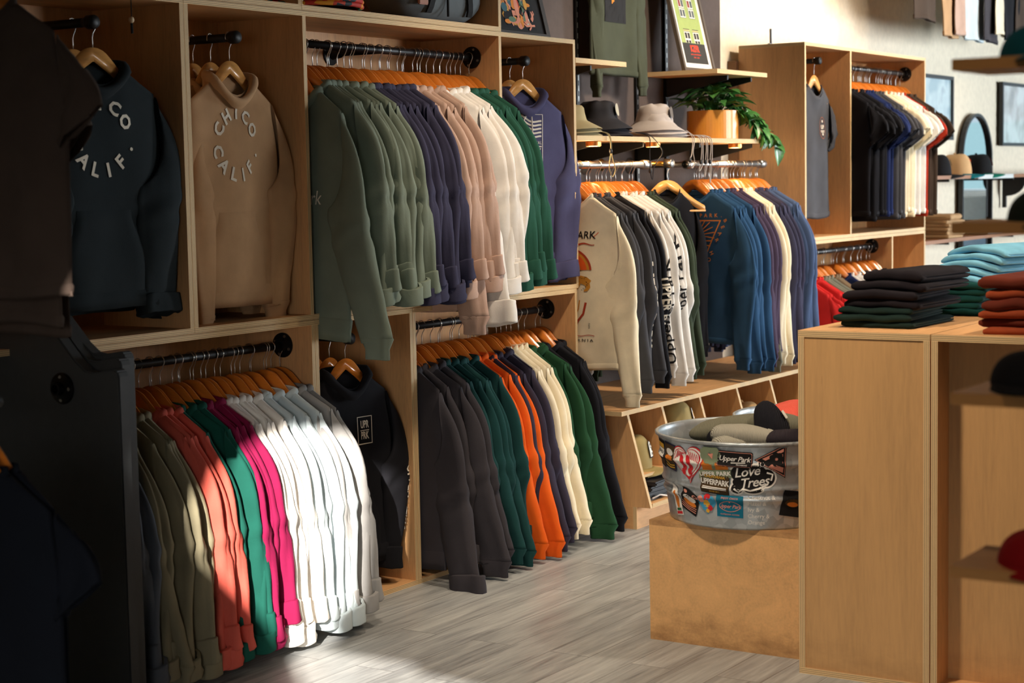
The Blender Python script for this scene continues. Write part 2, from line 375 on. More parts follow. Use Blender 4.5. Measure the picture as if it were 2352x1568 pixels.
mb = MB(); mb.lathe([(0, 0), (0.044, 0), (0.045, 0.005), (0.024, 0.012), (0.018, 0.05)], 24, axis='Y'); mb.v = [(a, -b, c) for a, b, c in mb.v]; mb.tube([(0, -0.01, 0), (0, YR-4.39, 0)], 0.012, 12)
mb.build('wall_flange', BLK, up, (0.62, 4.39-YR, 0))
rail('black pipe rail over the sunlit olive-to-grey hoodies', 3.675, 4.866, 4.13, ZL, BLK, ((3.675, 1), (4.866, -1)))
rail('black pipe rail over the charcoal, orange and black hoodies', 5.494, 6.682, 4.15, ZL, BLK, ((5.494, 1), (6.682, -1)))
rail('black pipe rail with dark, cream and rust tees in the tall wardrobe', 9.852, 11.07, YR, 2.178, BLK, ((9.852, 1), (11.07, -1)))
rail('black pipe rail over red and grey tees behind the jeans', 9.2, 10.498, YR, 1.098, BLK, ((10.498, -1),))
face_out('black short rail over the tan circle-print hoodies', 4.578, 2.045, 4.055)
face_out('black short rail over the charcoal circle-print hoodies', 3.93, 2.055, 4.055)
face_out('black short rail over the navy badge hoodie', 6.42, 2.05, 4.07)
face_out('black short rail over the boxed-logo hoodie', 5.16, ZL, 4.06)
face_out('black short rail over the charcoal tee in the tall wardrobe', 9.515, 2.19, 4.06)
face_out('black bare short rail in the low box behind the jeans', 10.66, 1.10, 4.12)

# middle bay: steel rails, planks, slotted tracks
def mid_rail(label, x0, x1, y, z, ends):
    t = rail(label, x0, x1, y, z, STEEL, (), 0.0165, 'steel rails of the middle bay')
    for ex in ends:
        mb = MB(); mb.lathe([(0.0165, -0.035), (0.021, -0.033), (0.023, 0.0), (0.021, 0.033), (0.0, 0.034)], 20, axis='X'); mb.build('elbow', STEEL, t, (ex-x0, 0, 0), smooth=True)
        mb = MB(); mb.tube([(0, 0, 0), (0, 4.425-y, 0)], 0.0145, 14); mb.build('arm', STEEL, t, (ex-x0, 0, 0), smooth=True)
        mb = MB(); mb.lathe([(0.02, -0.03), (0.042, -0.008), (0.043, 0), (0, 0)], 24, axis='Y'); mb.build('flange', STEEL, t, (ex-x0, 4.425-y, 0))
YM, ZM = 4.09, 1.61
mid_rail('steel rail with cream to green long-sleeve shirts', 6.74, 7.52, YM, ZM, (7.50, 6.80))
mid_rail('steel rail with blue, cream and slate long-sleeve shirts', 7.93, 8.84, YM, ZM, (7.95, 8.80))
bt = thing('face_out_rail', 'short brass rail with steel cap between the two steel rails', 'clothes rail', (7.66, 4.425, 1.615), group='short rails pointing into the aisle')
BRASS = plain('polished_brass', (232, 186, 92), 0.22, 1.0)
mb = MB(); mb.tube([(0, 0, 0), (0, -0.36, 0)], 0.0115, 16); mb.build('pipe', BRASS, bt, smooth=True)
mb = MB(); mb.lathe([(0.0, 0), (0.02, 0), (0.0225, 0.005), (0.0225, 0.04), (0.012, 0.045)], 18, axis='Y'); mb.build('end_cap', STEEL, bt, (0, -0.40, 0), smooth=True)
mb = MB(); mb.lathe([(0.015, -0.02), (0.03, -0.006), (0.03, 0), (0, 0)], 24, axis='Y'); mb.build('flange', BRASS, bt, (0, -0.002, 0))

for x, z0, z1, lb in ((7.43, 1.4, 2.6, 'slotted black wall track behind the black bucket hat'), (8.02, 1.4, 3.2, 'slotted black wall track beside the olive wall shirt'), (8.34, 1.3, 3.2, 'slotted black wall track by the framed house poster'), (6.95, 1.4, 3.2, 'slotted black wall track next to the framed collage')):
    mb = MB(); mb.box(-0.014, 0.014, -0.014, 0, 0, z1-z0); mb.cur = 1
    for k in range(int((z1-z0)/0.05)): mb.box(-0.004, 0.004, -0.0155, -0.014, 0.02+k*0.05, 0.045+k*0.05)
    tag(mb.build('wall_track', [BLK, plain('track_slot', (120, 120, 118), 0.4, 0.8)], None, (x, 4.425, z0)), lb, 'wall track', 'slotted wall tracks')
def bracket(parent, x, y, z, depth, h=0.10, t=0.006):
    mb = MB(); v = [(0, 0), (-depth, 0), (-depth, -0.022), (0, -h)]
    n = len(v); b = len(mb.v)
    for xx in (-t, t): mb.v += [(xx, p[0], p[1]) for p in v]
    mb.f += [tuple(range(n)), tuple(range(2*n-1, n-1, -1))] + [(i, n+i, n+(i+1) % n, (i+1) % n) for i in range(n)]; mb.mi += [0]*(n+2)
    o = mb.build('bracket', plain('matt_black_steel', (20, 19, 19), 0.6), parent); o.location = Vector((x, y, z))-parent.location
def shelf(label, x0, x1, y0, y1, z, brs, th=0.022):
    t = thing('plank_shelf', label, 'shelf', (x0, y1, z-th), group='plywood wall shelves on black brackets')
    board('board', x0, x1, y0, y1, z-th, z, t, 'X')
    for bx in brs: bracket(t, bx, y1, z-th, (y1-y0)*0.86)
    return t
shelf('plywood shelf hiding the hem of the olive wall shirt', 6.72, 7.17, 4.0, 4.42, 2.075, (6.95,))
shelf('plywood shelf carrying the framed green house poster', 8.10, 8.69, 4.0, 4.42, 2.085, (8.34, 8.62))
shelf('plywood shelf with bucket hats and the trailing plant', 6.72, 8.78, 4.0, 4.42, 1.738, (6.95, 7.43, 8.02, 8.62))
for k, (px, lb) in enumerate(((6.93, 'under the olive bucket hats'), (7.49, 'between the black and grey hat stacks'), (8.38, 'below the wooden planter'))):
    t = thing('puck_light', 'small round copper puck light glowing warm '+lb, 'light', (px, 4.04, 1.716), group='puck lights under the hat shelf')
    mb = MB(); mb.lathe([(0, 0), (0.034, 0), (0.035, -0.004), (0.035, -0.022), (0.031, -0.024)], 28); mb.build('housing', plain('copper_housing', (214, 140, 70), 0.35, 0.7), t, smooth=False)
    mb = MB(); mb.lathe([(0.0, -0.0245), (0.031, -0.024)], 28); mb.build('diffuser', plain('warm_led_diffuser', (255, 190, 110), 0.5, emit=9), t)
    make_light('puck_spot', 'POINT', (px, 4.04, 1.66), 2.2, (1, 0.7, 0.38), shadow_soft_size=0.03)

# cap bin unit under the middle bay
cub = thing('cap_bin_unit', 'plywood cap bin unit with slanted front under the long-sleeve rails', 'bin unit', (6.80, 4.4, 0))
def slant_panel(x, nm):
    mb = MB(); pr = [(0, 0.10), (-0.70, 0.10), (-0.585, 0.512), (0, 0.512)]
    n = 4
    for xx in (0, T): mb.v += [(xx, p[0], p[1]) for p in pr]
    mb.f += [tuple(range(4)), tuple(range(7, 3, -1))] + [(i, n+i, n+(i+1) % n, (i+1) % n) for i in range(n)]; mb.mi += [0, 0, 1, 1, 1, 1]
    o = mb.build(nm, [PF('Z'), PE('X')], cub); o.location = (x-6.80, 0, 0)
for k, x in enumerate((6.80, 7.12, 7.50, 7.90, 8.29, 8.68, 9.07)): slant_panel(x, 'side_panel' if k in (0, 6) else 'divider')
board('top_panel', 6.72, 9.16, 3.795, 4.42, 0.512, 0.532, cub, 'X'); board('bottom_panel', 6.82, 9.07, 3.70, 4.4, 0.10, 0.118, cub, 'X')
board('back_panel', 6.82, 9.07, 4.39, 4.4, 0.118, 0.512, cub); board('plinth', 6.80, 9.09, 3.77, 3.788, 0.0, 0.10, cub, 'X'); board('plinth', 6.80, 6.818, 3.788, 4.4, 0.0, 0.10, cub, 'Y')
board('bin_shelf', 7.138, 7.50, 3.79, 4.39, 0.323, 0.335, cub); board('bin_shelf', 6.818, 7.12, 3.76, 4.39, 0.225, 0.237, cub)

# low display boxes, island, gondola
BOXF = wood_face('worn_plywood_face', (222, 172, 114), 'X', 0.2, dirt=0.9, scale=0.7)
def plinth_box(label, x0, x1, y0, y1, z):
    t = thing('display_box', label, 'display box', (x0, y0, 0))
    board('front_panel', x0, x0+T, y0, y1, 0, z-T, t, face=BOXF, edge=BOXF); board('top_panel', x0, x1, y0, y1, z-T, z, t, 'Y', face=BOXF, edge=BOXF)
    board('side_panel', x0+T, x1, y1-T, y1, 0, z-T, t); board('side_panel', x0+T, x1, y0, y0+T, 0, z-T, t); board('back_panel', x1-T, x1, y0+T, y1-T, 0, z-T, t)
plinth_box('low worn plywood box under the stickered tub', 5.18, 5.83, 2.226, 2.825, 0.408)
plinth_box('low plywood box under the tub of coral beanies', 5.86, 6.50, 2.226, 2.99, 0.372)
ISLF = wood_face('island_plywood_face', (206, 160, 106), 'Z', 0.16, dirt=0.35, scale=0.6)
def island(label, x0, x1, y0, y1, z, inset):
    t = thing('display_counter', label, 'counter', (x0, y0, 0))
    board('top_panel', x0, x1, y0, y1, z-0.02, z, t, 'X'); board('bottom_panel', x0, x1, y0, y1, 0.0, 0.02, t, 'X')
    board('side_panel', x0, x1, y1-0.02, y1, 0.02, z-0.02, t, 'Z'); board('side_panel', x0, x1, y0, y0+0.02, 0.02, z-0.02, t, 'Z')
    board('end_panel', x0+inset, x0+inset+T, y0+0.02, y1-0.02, 0.02, z-0.02, t, 'Z', face=ISLF); board('end_panel', x1-T, x1, y0+0.02, y1-0.02, 0.02, z-0.02, t, 'Z')
island('waist-high plywood counter under the black and teal jeans', 5.04, 6.55, 1.803, 2.222, 1.074, 0.004)
island('waist-high plywood counter under the rust-coloured jeans', 5.04, 6.55, 1.30, 1.799, 1.074, 0.10)
gon = thing('shelf_rack', 'plywood shelf rack with dark and red caps, blurred beside the counter', 'shelf rack', (3.0, 0.2, 0))
GF = wood_face('amber_plywood_face', (206, 146, 82), 'Y', 0.18)
for z in (0.859, 1.165, 1.462, 1.742): board('shelf', 3.0, 3.2, -0.2, 1.036, z-0.02, z, gon, 'Y', face=GF, edge=GF)
for x in (3.04, 3.12): board('post', x, x+0.03, 0.2, 0.24, 0, 1.72, gon, 'Z')
for x in (3.04, 3.12): board('post', x, x+0.03, -0.2, -0.16, 0, 1.72, gon, 'Z')

# charcoal panel with pipe flange, near the camera
CH = plain('charcoal_painted_wood', (52, 54, 55), 0.6, bumpy=0.25, bscale=35)
pan = thing('display_end_panel', 'charcoal painted stepped end panel with a round pipe flange', 'end panel', (3.5, 3.565, 0))
for k, (dx, w0, zt) in enumerate(((0.0, 0.0, 1.048), (0.045, 0.035, 1.075), (0.075, 0.05, 1.09))):
    pr = [(w0, 0), (w0, zt-0.02), (w0+0.006, zt-0.004), (w0+0.02, zt), (w0+0.10, zt-0.012), (w0+0.13, zt-0.008), (w0+0.17, zt+0.02), (w0+0.24, zt+0.09), (w0+0.30, zt+0.12), (0.86, zt+0.14), (0.86, 0)]
    mb = MB(); n = len(pr)
    for xx in (0, 0.04): mb.v += [(xx, a, b) for a, b in pr]
    mb.f += [tuple(range(n)), tuple(range(2*n-1, n-1, -1))] + [(i, n+i, n+(i+1) % n, (i+1) % n) for i in range(n)]; mb.mi += [0]*(n+2)
    mb.build('panel_layer', CH, pan, (dx, 0, 0), bevel=0.004)
mb = MB(); mb.lathe([(0.0, -0.012), (0.012, -0.012), (0.013, -0.03), (0.018, -0.03), (0.02, -0.014), (0.042, -0.008), (0.045, -0.004), (0.045, 0)], 32, axis='X'); fl = mb.build('flange', plain('glossy_black_iron', (14, 14, 14), 0.25, 0.6), pan, (0, 0.222, 0.987), smooth=False)
for k in range(4):
    a = k*pi/2; mb = MB(); mb.lathe([(0, -0.012), (0.0055, -0.011), (0.0065, -0.008)], 10, axis='X'); mb.build('screw', STEEL, fl, (0, 0.032*cos(a), 0.032*sin(a)))
# ---------------------------------------------------------------- garments on hangers
HW = wood_face('amber_hanger_wood', (212, 122, 42), 'X', 0.15, rough=0.28, coat=0.6, scale=3)
HWL = wood_face('pale_hanger_wood', (222, 160, 88), 'X', 0.15, rough=0.35, coat=0.4, scale=3)
WIRE = plain('hanger_wire', (190, 186, 180), 0.28, 1.0)
def hanger_line(x):
    """Top edge of the wooden hanger at |x| (z below the rail centre)."""
    pts = [(0, -0.076), (0.012, -0.0765), (0.03, -0.081), (0.05, -0.093), (0.075, -0.117), (0.10, -0.144), (0.13, -0.167), (0.17, -0.192), (0.205, -0.212), (0.225, -0.224), (0.4, -0.33)]
    x = abs(x)
    for (a, p), (b, q) in zip(pts, pts[1:]):
        if x <= b: return p+(q-p)*(x-a)/(b-a)
    return pts[-1][1]
def hanger_meshes(bar=False):
    xs = [0.188, 0.175, 0.16, 0.14, 0.11, 0.085, 0.065, 0.048, 0.034, 0.02, 0.01, 0]
    top = [(-x, hanger_line(x)) for x in xs] + [(x, hanger_line(x)) for x in xs[::-1][1:]]
    low = [(0.190, -0.222), (0.178, -0.226), (0.15, -0.215), (0.10, -0.184), (0.05, -0.148), (0.0, -0.116)]
    mb = MB(); mb.prism(top+low+[(-x, z) for x, z in low[:-1]][::-1], -0.006, 0.006)
    # gentle forward bow of the arms
    mb.v = [(x, y*(1-1.6*abs(x)), z) for x, y, z in mb.v]
    body = mb.mesh('clothes_hanger', True, bevel=0.0028)
    for p in body.polygons: p.use_smooth = True
    body.materials.append(HW)
    mb = MB(); R0 = 0.0185
    pts = [(R0*cos(a), 0, R0*sin(a)) for a in [radians(d) for d in range(200, -41, -16)]]
    pts += [(0.010, 0, -0.022), (0.003, 0, -0.032), (-0.001, 0, -0.045), (0, 0, -0.06), (0, 0, -0.082)]
    mb.tube(pts, 0.0017, 6); hook = mb.mesh('hook', True); hook.materials.append(WIRE)
    bm_ = None
    if bar:
        mb = MB(); mb.tube([(-0.19, -0.003, -0.226), (0.19, -0.003, -0.226)], 0.005, 10); bm_ = mb.mesh('trouser_bar', True); bm_.materials.append(HW)
    return body, hook, bm_
HB, HK, _ = hanger_meshes(); HB2, HK2, HBAR = hanger_meshes(True)

def n3(x, y, z): return noise.noise(Vector((x, y, z)))
def sm(a, b, x):
    t = max(0.0, min(1.0, (x-a)/(b-a))); return t*t*(3-2*t)

class Cut:
    """Shape of one garment variant: front = local -y, shoulders along local x, origin on the rail axis."""
    def __init__(s, kind, seed):
        s.kind = kind; s.seed = seed; r = random.Random(seed*31+hash_(kind)); s.r = r
        s.hood = kind == 'hoodie'; s.short = kind == 'tee'; thick = {'hoodie': 1.0, 'crew': 0.9, 'long': 0.6, 'tee': 0.55}[kind]
        s.th = 0.021*thick; s.hem = {'hoodie': -0.845, 'crew': -0.83, 'long': -0.885, 'tee': -0.835}[kind]+r.uniform(-0.02, 0.02)
        s.w0 = 0.232; s.w1 = {'hoodie': 0.255, 'crew': 0.252, 'long': 0.255, 'tee': 0.25}[kind]; s.w2 = {'hoodie': 0.25, 'crew': 0.245, 'long': 0.25, 'tee': 0.248}[kind]
        s.neck = (0.098 if seed >= 20 else 0.114) if s.hood else (0.11 if kind == 'crew' else 0.108)
        s.fp = [(r.uniform(4, 11), r.uniform(0, 6), r.uniform(-2, 2)) for _ in range(3)]
        s.fa = 0.0075*(0.8 if thick > 0.8 else 1.0)
        s.front_y = {'len': 0}
    def ztop(s, x, front):
        z = hanger_line(x)+0.012; n = s.neck; ax = abs(x)
        if ax < n:
            t = 1-(ax/n)**2
            z = hanger_line(n)+0.012 - t*(0.060 if front else 0.006)
        return z
    def wid(s, v):
        if v < 0.28: return s.w0+(s.w1-s.w0)*sm(0, 0.28, v)
        return s.w1+(s.w2-s.w1)*sm(0.28, 1, v)
    def fold(s, x, z):
        k = sm(-0.2, -0.5, z)*0.8+0.25
        y = 0
        for f, p, q in s.fp: y += sin(f*x*3+p+q*z*2)
        y = y*s.fa*0.5*k + n3(x*5, z*2.2, s.seed*3.7)*0.016*k
        return y + 0.5*n3(x*13, z*6, s.seed*1.3)*0.007
    def surf(s, u, v, side):
        """u -1..1 across, v 0..1 down, side -1 front / +1 back."""
        x = u*s.wid(v); zt = s.ztop(u*s.w0, side < 0); z = zt+(s.hem-zt)*v
        t = max(0.0125*(1-0.5*sm(0.2, 0.5, v)), s.th*(0.5+0.5*sm(0, 0.16, v)))
        y = side*t*max(0.0, 1-abs(u)**2.6)**0.5
        if v < 0.1: y += side*0.020*(1-v/0.1)*max(0, 1-(abs(x)/s.neck)**2)
        dr = 0.014*n3(x*4, 0.3, s.seed)*v**3
        return Vector((x, y+s.fold(x, z)*sm(0.0, 0.2, v), z+dr))
    def at(s, x, z, off=0.0022, side=-1):
        """Point on the front (or back) fabric above (x,z)."""
        v = 0.4
        for _ in range(6):
            u = max(-1, min(1, x/s.wid(v))); zt = s.ztop(u*s.w0, side < 0); v = max(0, min(1, (z-zt)/(s.hem-zt)))
        p = s.surf(u, v, side); return Vector((x, p.y+side*off, z))
    def torso(s):
        nu, nv = 26, 26; mb = MB(); R = []
        us = [math.copysign(abs(-1+2*j/nu)**0.85, -1+2*j/nu) for j in range(nu+1)]
        def ridge(u, sd):
            p = s.surf(u, 0, sd); k = 1.0 if abs(p.x) < s.neck else 0.0
            return Vector((p.x, p.y*k, p.z+0.004*(1-k)))
        R.append([ridge(u, -1) for u in us]+[ridge(u, 1) for u in us[::-1][1:-1]])
        for i in range(nv+1):
            v = (i/nv)**1.15
            us = [-1+2*j/nu for j in range(nu+1)]
            us = [math.copysign(abs(u)**0.85, u) for u in us]
            R.append([s.surf(u, v, -1) for u in us]+[s.surf(u, v, 1) for u in us[::-1][1:-1]])
        if s.kind in ('hoodie', 'crew'):
            # fabric gathers slightly above the rib
            pass
        mb.rings(R)
        me = mb.mesh('torso', True)
        return me
    def hem_band(s):
        mb = MB(); R = []; n = 44
        rib = s.kind in ('hoodie', 'crew')
        hgt = 0.062 if rib else 0.022
        for k, (dz, e) in enumerate(((0.008, 0.001), (0.002, 0.0035), (-hgt*0.5, 0.003 if rib else 0.0022), (-hgt, 0.001), (-hgt+0.004, -0.002), (-hgt*0.4, -0.0035))):
            ring = []
            for j in range(n*2):
                side = -1 if j < n else 1
                u = -1+2*(j % n)/n if side < 0 else 1-2*(j % n)/n
                p = s.surf(u, 1.0, side)
                k2 = 0.97 if rib and dz < -0.01 else 1.0
                ring.append(Vector((p.x*k2+math.copysign(e*abs(u)**4, u), p.y*(1.0 if dz > 0 else 1.05)+side*e, p.z+dz+(hgt*0.35 if rib else 0.012))))
            R.append(ring)
        mb.rings(R); return mb.mesh('hem_band', True)
    def sleeve_path(s, sd):
        r = random.Random(s.seed*7+(1 if sd > 0 else 2)); s.sl = {}
        lean = r.uniform(0.0, 0.05) if s.kind == 'long' else r.uniform(0.01, 0.10); bow = r.uniform(-0.03, 0.03); ybow = r.uniform(-0.02, 0.02); elb = r.choice((0, 0, 0, 0, 0.03)) if s.seed < 20 else 0; lean = lean if s.seed < 20 else -0.03; elt = r.uniform(0.45, 0.62); tw = r.uniform(-0.5, 0.5)
        zend = {'hoodie': -0.90, 'crew': -0.88, 'long': -0.955, 'tee': -0.40}[s.kind]+r.uniform(-0.045, 0.035)
        w_top, w_end = {'hoodie': (0.088, 0.066), 'crew': (0.085, 0.055), 'long': (0.082, 0.043), 'tee': (0.088, 0.082)}[s.kind]
        h = {'hoodie': 0.023, 'crew': 0.022, 'long': 0.017, 'tee': 0.014}[s.kind]
        def f(t):
            if s.short:
                c = Vector((0.25+0.05*t, 0.002, -0.315+(zend+0.315)*t)); phi = radians(98-62*sm(0, 1.0, t)); hw = 0.098+(w_end-0.098)*t
            else:
                cz = -0.325+(zend+0.325)*t
                c = Vector((0.250+(0.012+lean)*t+bow*sin(pi*t)+elb*exp(-((t-elt)/0.13)**2), ybow*sin(pi*t*1.3), cz)); phi = radians(97-90*sm(0, 0.34, t)); hw = 0.108+(w_top-0.108)*sm(0, 0.3, t)+(w_end-w_top)*sm(0.3, 1, t)
            hh = h*(0.7+0.5*sm(0, 0.3, t))*(1.0+0.16*sin(9*t+s.seed)); hw *= 1.0+0.03*sin(5*t+s.seed*1.7+sd)
            if sd < 0 and not s.short: c = Vector((0.172+0.02*t, c.y, c.z)); hw *= 0.75
            return c, phi, hw, hh
        return f, zend
    def sleeve_pt(s, f, t, a, sd, grow=0.0):
        c, phi, hw, hh = f(t)
        e = Vector((cos(phi), 0, sin(phi))); ca, sa = cos(a), sin(a)
        x = math.copysign(abs(ca)**0.8, ca)*(hw+grow); y = math.copysign(abs(sa)**0.9, sa)*(hh+grow)
        p = c+e*x+Vector((0, y, 0))
        k = sm(0.02, 0.3, t)
        d = 0.011*n3(a_c(a)*1.5, t*2.6+a_s(a), s.seed*2.1+sd*5)*k + 0.005*sin(3*a+6*t+s.seed)*k + 0.005*n3(p.x*25, p.z*13, s.seed+a)*sm(0.6, 1, t)
        # creases at the elbow
        d += 0.005*sin(t*40+cos(a)*2.5+s.seed)*exp(-((t-0.42-0.05*sin(s.seed))/0.10)**2)
        nrm = (e*ca/(hw)+Vector((0, sa/hh, 0))).normalized()
        p = p+nrm*d
        return Vector((p.x*sd, p.y, p.z))
    def sleeve(s, sd):
        f, ze = s.sleeve_path(sd); n = 22; m = 16 if s.short else 34; mb = MB()
        R = [[s.sleeve_pt(f, i/m, 2*pi*j/n, sd) for j in range(n)] for i in range(m+1)]
        if s.short:
            R.append([p+(Vector(( -0.003*sd, 0, 0.003))) for p in R[-1]]); 
        mb.rings(R, True, False, not s.short)
        return mb.mesh('sleeve', True)
    def cuff(s, sd):
        f, ze = s.sleeve_path(sd); n = 24; mb = MB(); r = random.Random(s.seed*13+(3 if sd > 0 else 4))
        rolled = s.kind in ('hoodie', 'crew') and (s.kind == 'hoodie') and s.seed % 4 != 3
        R = []
        if rolled:
            H = r.uniform(0.06, 0.095); ph = r.uniform(0, 6)
            prof = [(-0.01, 0.001), (0.0, 0.0085), (0.015, 0.0115), (0.06, 0.0125), (0.5, 0.0135), (0.94, 0.0145), (1.0, 0.0135), (1.01, 0.009), (0.98, 0.004), (0.7, -0.004)]
            for q, g in prof:
                ring = []
                for j in range(n):
                    a = 2*pi*j/n
                    p = s.sleeve_pt(f, 1.0, a, sd, g+0.004*sin(2*a+ph)*max(q, 0))
                    z0 = ze+H*0.75+0.011*sin(a+ph)
                    w = 0.008*n3(cos(a)*2, sin(a)*2+q*2.0, s.seed*5.5+sd)
                    c, phi, hw, hh = f(1.0)
                    ring.append(Vector((p.x+w*cos(a)*sd, p.y+w*sin(a)*1.4, z0-q*H+w*0.8)))
                R.append(ring)
        else:
            H = 0.062 if s.kind != 'long' else 0.055; k = 0.82
            c, phi, hw, hh = f(1.0)
            for q, g in ((-0.05, 0.001), (0.02, 0.002), (0.5, -0.004), (0.95, -0.003), (1.0, -0.006), (0.6, -0.010)):
                ring = []
                for j in range(n):
                    a = 2*pi*j/n; p = s.sleeve_pt(f, 1.0, a, sd, g)
                    kk = 1 if q < 0.05 else k
                    ring.append(Vector(((p.x-c.x*sd)*kk+c.x*sd, (p.y-c.y)*kk+c.y, ze+0.008-q*H)))
                R.append(ring)
        mb.rings(R); return mb.mesh('cuff', True)
    def collar(s):
        mb = MB(); n = 40; R = []
        a0 = s.neck
        if s.hood:
            prof = [(0.012, -0.040), (0.032, -0.024), (0.042, -0.006), (0.040, 0.008), (0.028, 0.018), (0.014, 0.016), (0.002, 0.004), (-0.004, -0.012), (-0.006, -0.035)] if s.seed >= 20 else [(0.006, -0.040), (0.020, -0.026), (0.026, -0.012), (0.022, 0.0), (0.012, 0.006), (0.003, 0.002), (-0.004, -0.010), (-0.006, -0.032)]
        else:
            hh = 0.020 if s.kind == 'crew' else 0.015
            prof = [(0.004, -0.010), (0.0065, 0.0), (0.005, hh*0.7), (0.001, hh), (-0.003, hh*0.7), (-0.003, -0.008)]
        for o, dz in prof:
            ring = []
            for j in range(n):
                a = 2*pi*j/n; ca, sa = cos(a), sin(a)
                front = max(0, -sa); back = max(0, sa)
                zz = hanger_line(a0)+0.012 - (0.080 if s.hood else 0.060)*front**2.2 - 0.006*back**2
                yy = sa*(0.030 if s.hood else 0.022)
                w = 0.006*n3(ca*2.2, sa*2.2+dz*22, s.seed*2.7) if s.hood else 0
                flare = 1.0
                x = ca*(a0+o*0.8+w); y = sa*0+yy*flare+math.copysign(min(1, abs(sa)*2.2)*o*0.55, sa)
                lift = dz*(1-0.35*front) + (0.012*back if s.hood else 0)
                # overlap of the hood edges at the throat
                ring.append(Vector((x, y+w*0.7*sa, zz+lift+w*0.5)))
            R.append(ring)
        mb.rings(R)
        if s.hood:
            # hood bag lying on the back
            Rb = []
            for i in range(10):
                t = i/9; z = hanger_line(a0)+0.012-0.235*t; w = (0.118*(1-0.25*t**2)*max(0.05, 1-t**5)**0.5); th = 0.024*sin(pi*(0.18+0.8*t))+0.003
                ring = []
                for j in range(20):
                    a = 2*pi*j/20; ww = 0.006*n3(cos(a)*2, t*4, s.seed+9)
                    ring.append(Vector((cos(a)*(w+ww), 0.030+sin(a)*th+ww*0.6+s.fold(0, z)*0.5, z+0.012*cos(a*2)*t)))
                Rb.append(ring)
            mb.rings(Rb, True, True, True)
        return mb.mesh('hood' if s.hood else 'collar', True)
    def pocket(s):
        mb = MB(); nu, nv = 14, 10; top = -0.575; bot = s.hem+0.012; R = []
        for i in range(nv+1):
            t = i/nv; z = top+(bot-top)*t; w = 0.105+0.055*sm(0, 0.62, t)
            R.append([s.at(-w+2*w*j/nu, z, 0.0095 if 0 < j < nu and i > 0 else 0.001) for j in range(nu+1)])
        mb.rings(R, closed=False)
        return mb.mesh('pocket', True)
def a_c(a): return cos(a)
def a_s(a): return sin(a)*1.5
def hash_(k): return sum(ord(c)*(i+3) for i, c in enumerate(k))

_cuts = {}
def cut(kind, seed):
    if (kind, seed) in _cuts: return _cuts[(kind, seed)]
    c = Cut(kind, seed); dm = plain('unset_fabric', (128, 128, 128), 0.9)
    c.parts = [('torso', c.torso(), None), ('hem_band', c.hem_band(), None), ('hood' if c.hood else 'collar', c.collar(), None)]
    for sd in (1, -1):
        c.parts.append(('sleeve', c.sleeve(sd), None))
        if kind != 'tee': c.parts.append(('cuff', c.cuff(sd), 'sleeve'))
    for nm, me, _ in c.parts: me.materials.append(dm)
    c.pock = c.pocket(); c.pock.materials.append(dm)
    _cuts[(kind, seed)] = c; return c

NAME = {'hoodie': ('hoodie', 'hoodie'), 'crew': ('sweatshirt', 'sweatshirt'), 'long': ('long_sleeve_shirt', 'shirt'), 'tee': ('t_shirt', 't-shirt')}
def garment(kind, seed, mat, loc, rz, label, group=None, hanger_label=None, pale=False, bar=False, pocket=False, zscale=1.0, hgroup=None, xs=1.0, ribmat=None, yaw=0.0):
    c = cut(kind, seed); nm, cat = NAME[kind]
    g = thing(nm, label, cat, loc, rz+yaw, group); g.scale = (xs, 1.0, zscale)
    last = None
    for pn, me, par in c.parts:
        o = place(pn, me, last if par else g, mats=(ribmat or mat) if pn in ('hem_band', 'cuff', 'collar') else mat)
        if pn == 'sleeve': last = o
    if pocket: place('pocket', c.pock, g, mats=mat)
    if hanger_label:
        h = place('clothes_hanger', HB2 if bar else HB, None, loc, (0, 0, rz+yaw), HWL if pale else HW); h.scale = (xs, 1, zscale); tag(h, hanger_label, 'hanger', hgroup or 'wooden clothes hangers')
        place('hook', HK, h)
        if bar: place('trouser_bar', HBAR, h, mats=HWL if pale else HW)
    return g, c

# lettering and prints ------------------------------------------------------
def text2d(txt, size=1.0, bold=0.0, spacing=1.0, align='CENTER', shear=0.0):
    cu = bpy.data.curves.new('lettering', 'FONT'); cu.body = txt; cu.size = size; cu.align_x = align; cu.align_y = 'CENTER'
    cu.offset = bold*size; cu.space_character = spacing; cu.shear = shear; cu.resolution_u = 2
    o = bpy.data.objects.new('lettering', cu); COL.objects.link(o)
    dg = bpy.context.evaluated_depsgraph_get(); ev = o.evaluated_get(dg); me = ev.to_mesh()
    V = [(v.co.x, v.co.y) for v in me.vertices]; F = [tuple(p.vertices) for p in me.polygons]
    ev.to_mesh_clear(); bpy.data.objects.remove(o); bpy.data.curves.remove(cu)
    return V, F
def xf(vf, dx=0, dy=0, rot=0, sx=1, sy=1):
    V, F = vf; c, s = cos(rot), sin(rot)
    return [(x*sx*c-y*sy*s+dx, x*sx*s+y*sy*c+dy) for x, y in V], F
def poly(pts): return list(pts), [tuple(range(len(pts)))]
def rect(x0, y0, x1, y1): return poly([(x0, y0), (x1, y0), (x1, y1), (x0, y1)])
def disc(cx, cy, rx, ry=None, n=28, a0=0, a1=2*pi):
    ry = ry or rx; full = abs(a1-a0-2*pi) < 1e-6
    return poly([(cx+rx*cos(a0+(a1-a0)*k/(n if full else n-1)), cy+ry*sin(a0+(a1-a0)*k/(n if full else n-1))) for k in range(n)])
def ringp(cx, cy, r0, r1, n=32, a0=0.0, a1=2*pi, sy=1.0):
    V = []; F = []
    for k in range(n+1):
        a = a0+(a1-a0)*k/n
        V += [(cx+r0*cos(a), cy+r0*sin(a)*sy), (cx+r1*cos(a), cy+r1*sin(a)*sy)]
    for k in range(n): F.append((2*k, 2*k+1, 2*k+3, 2*k+2))
    return V, F
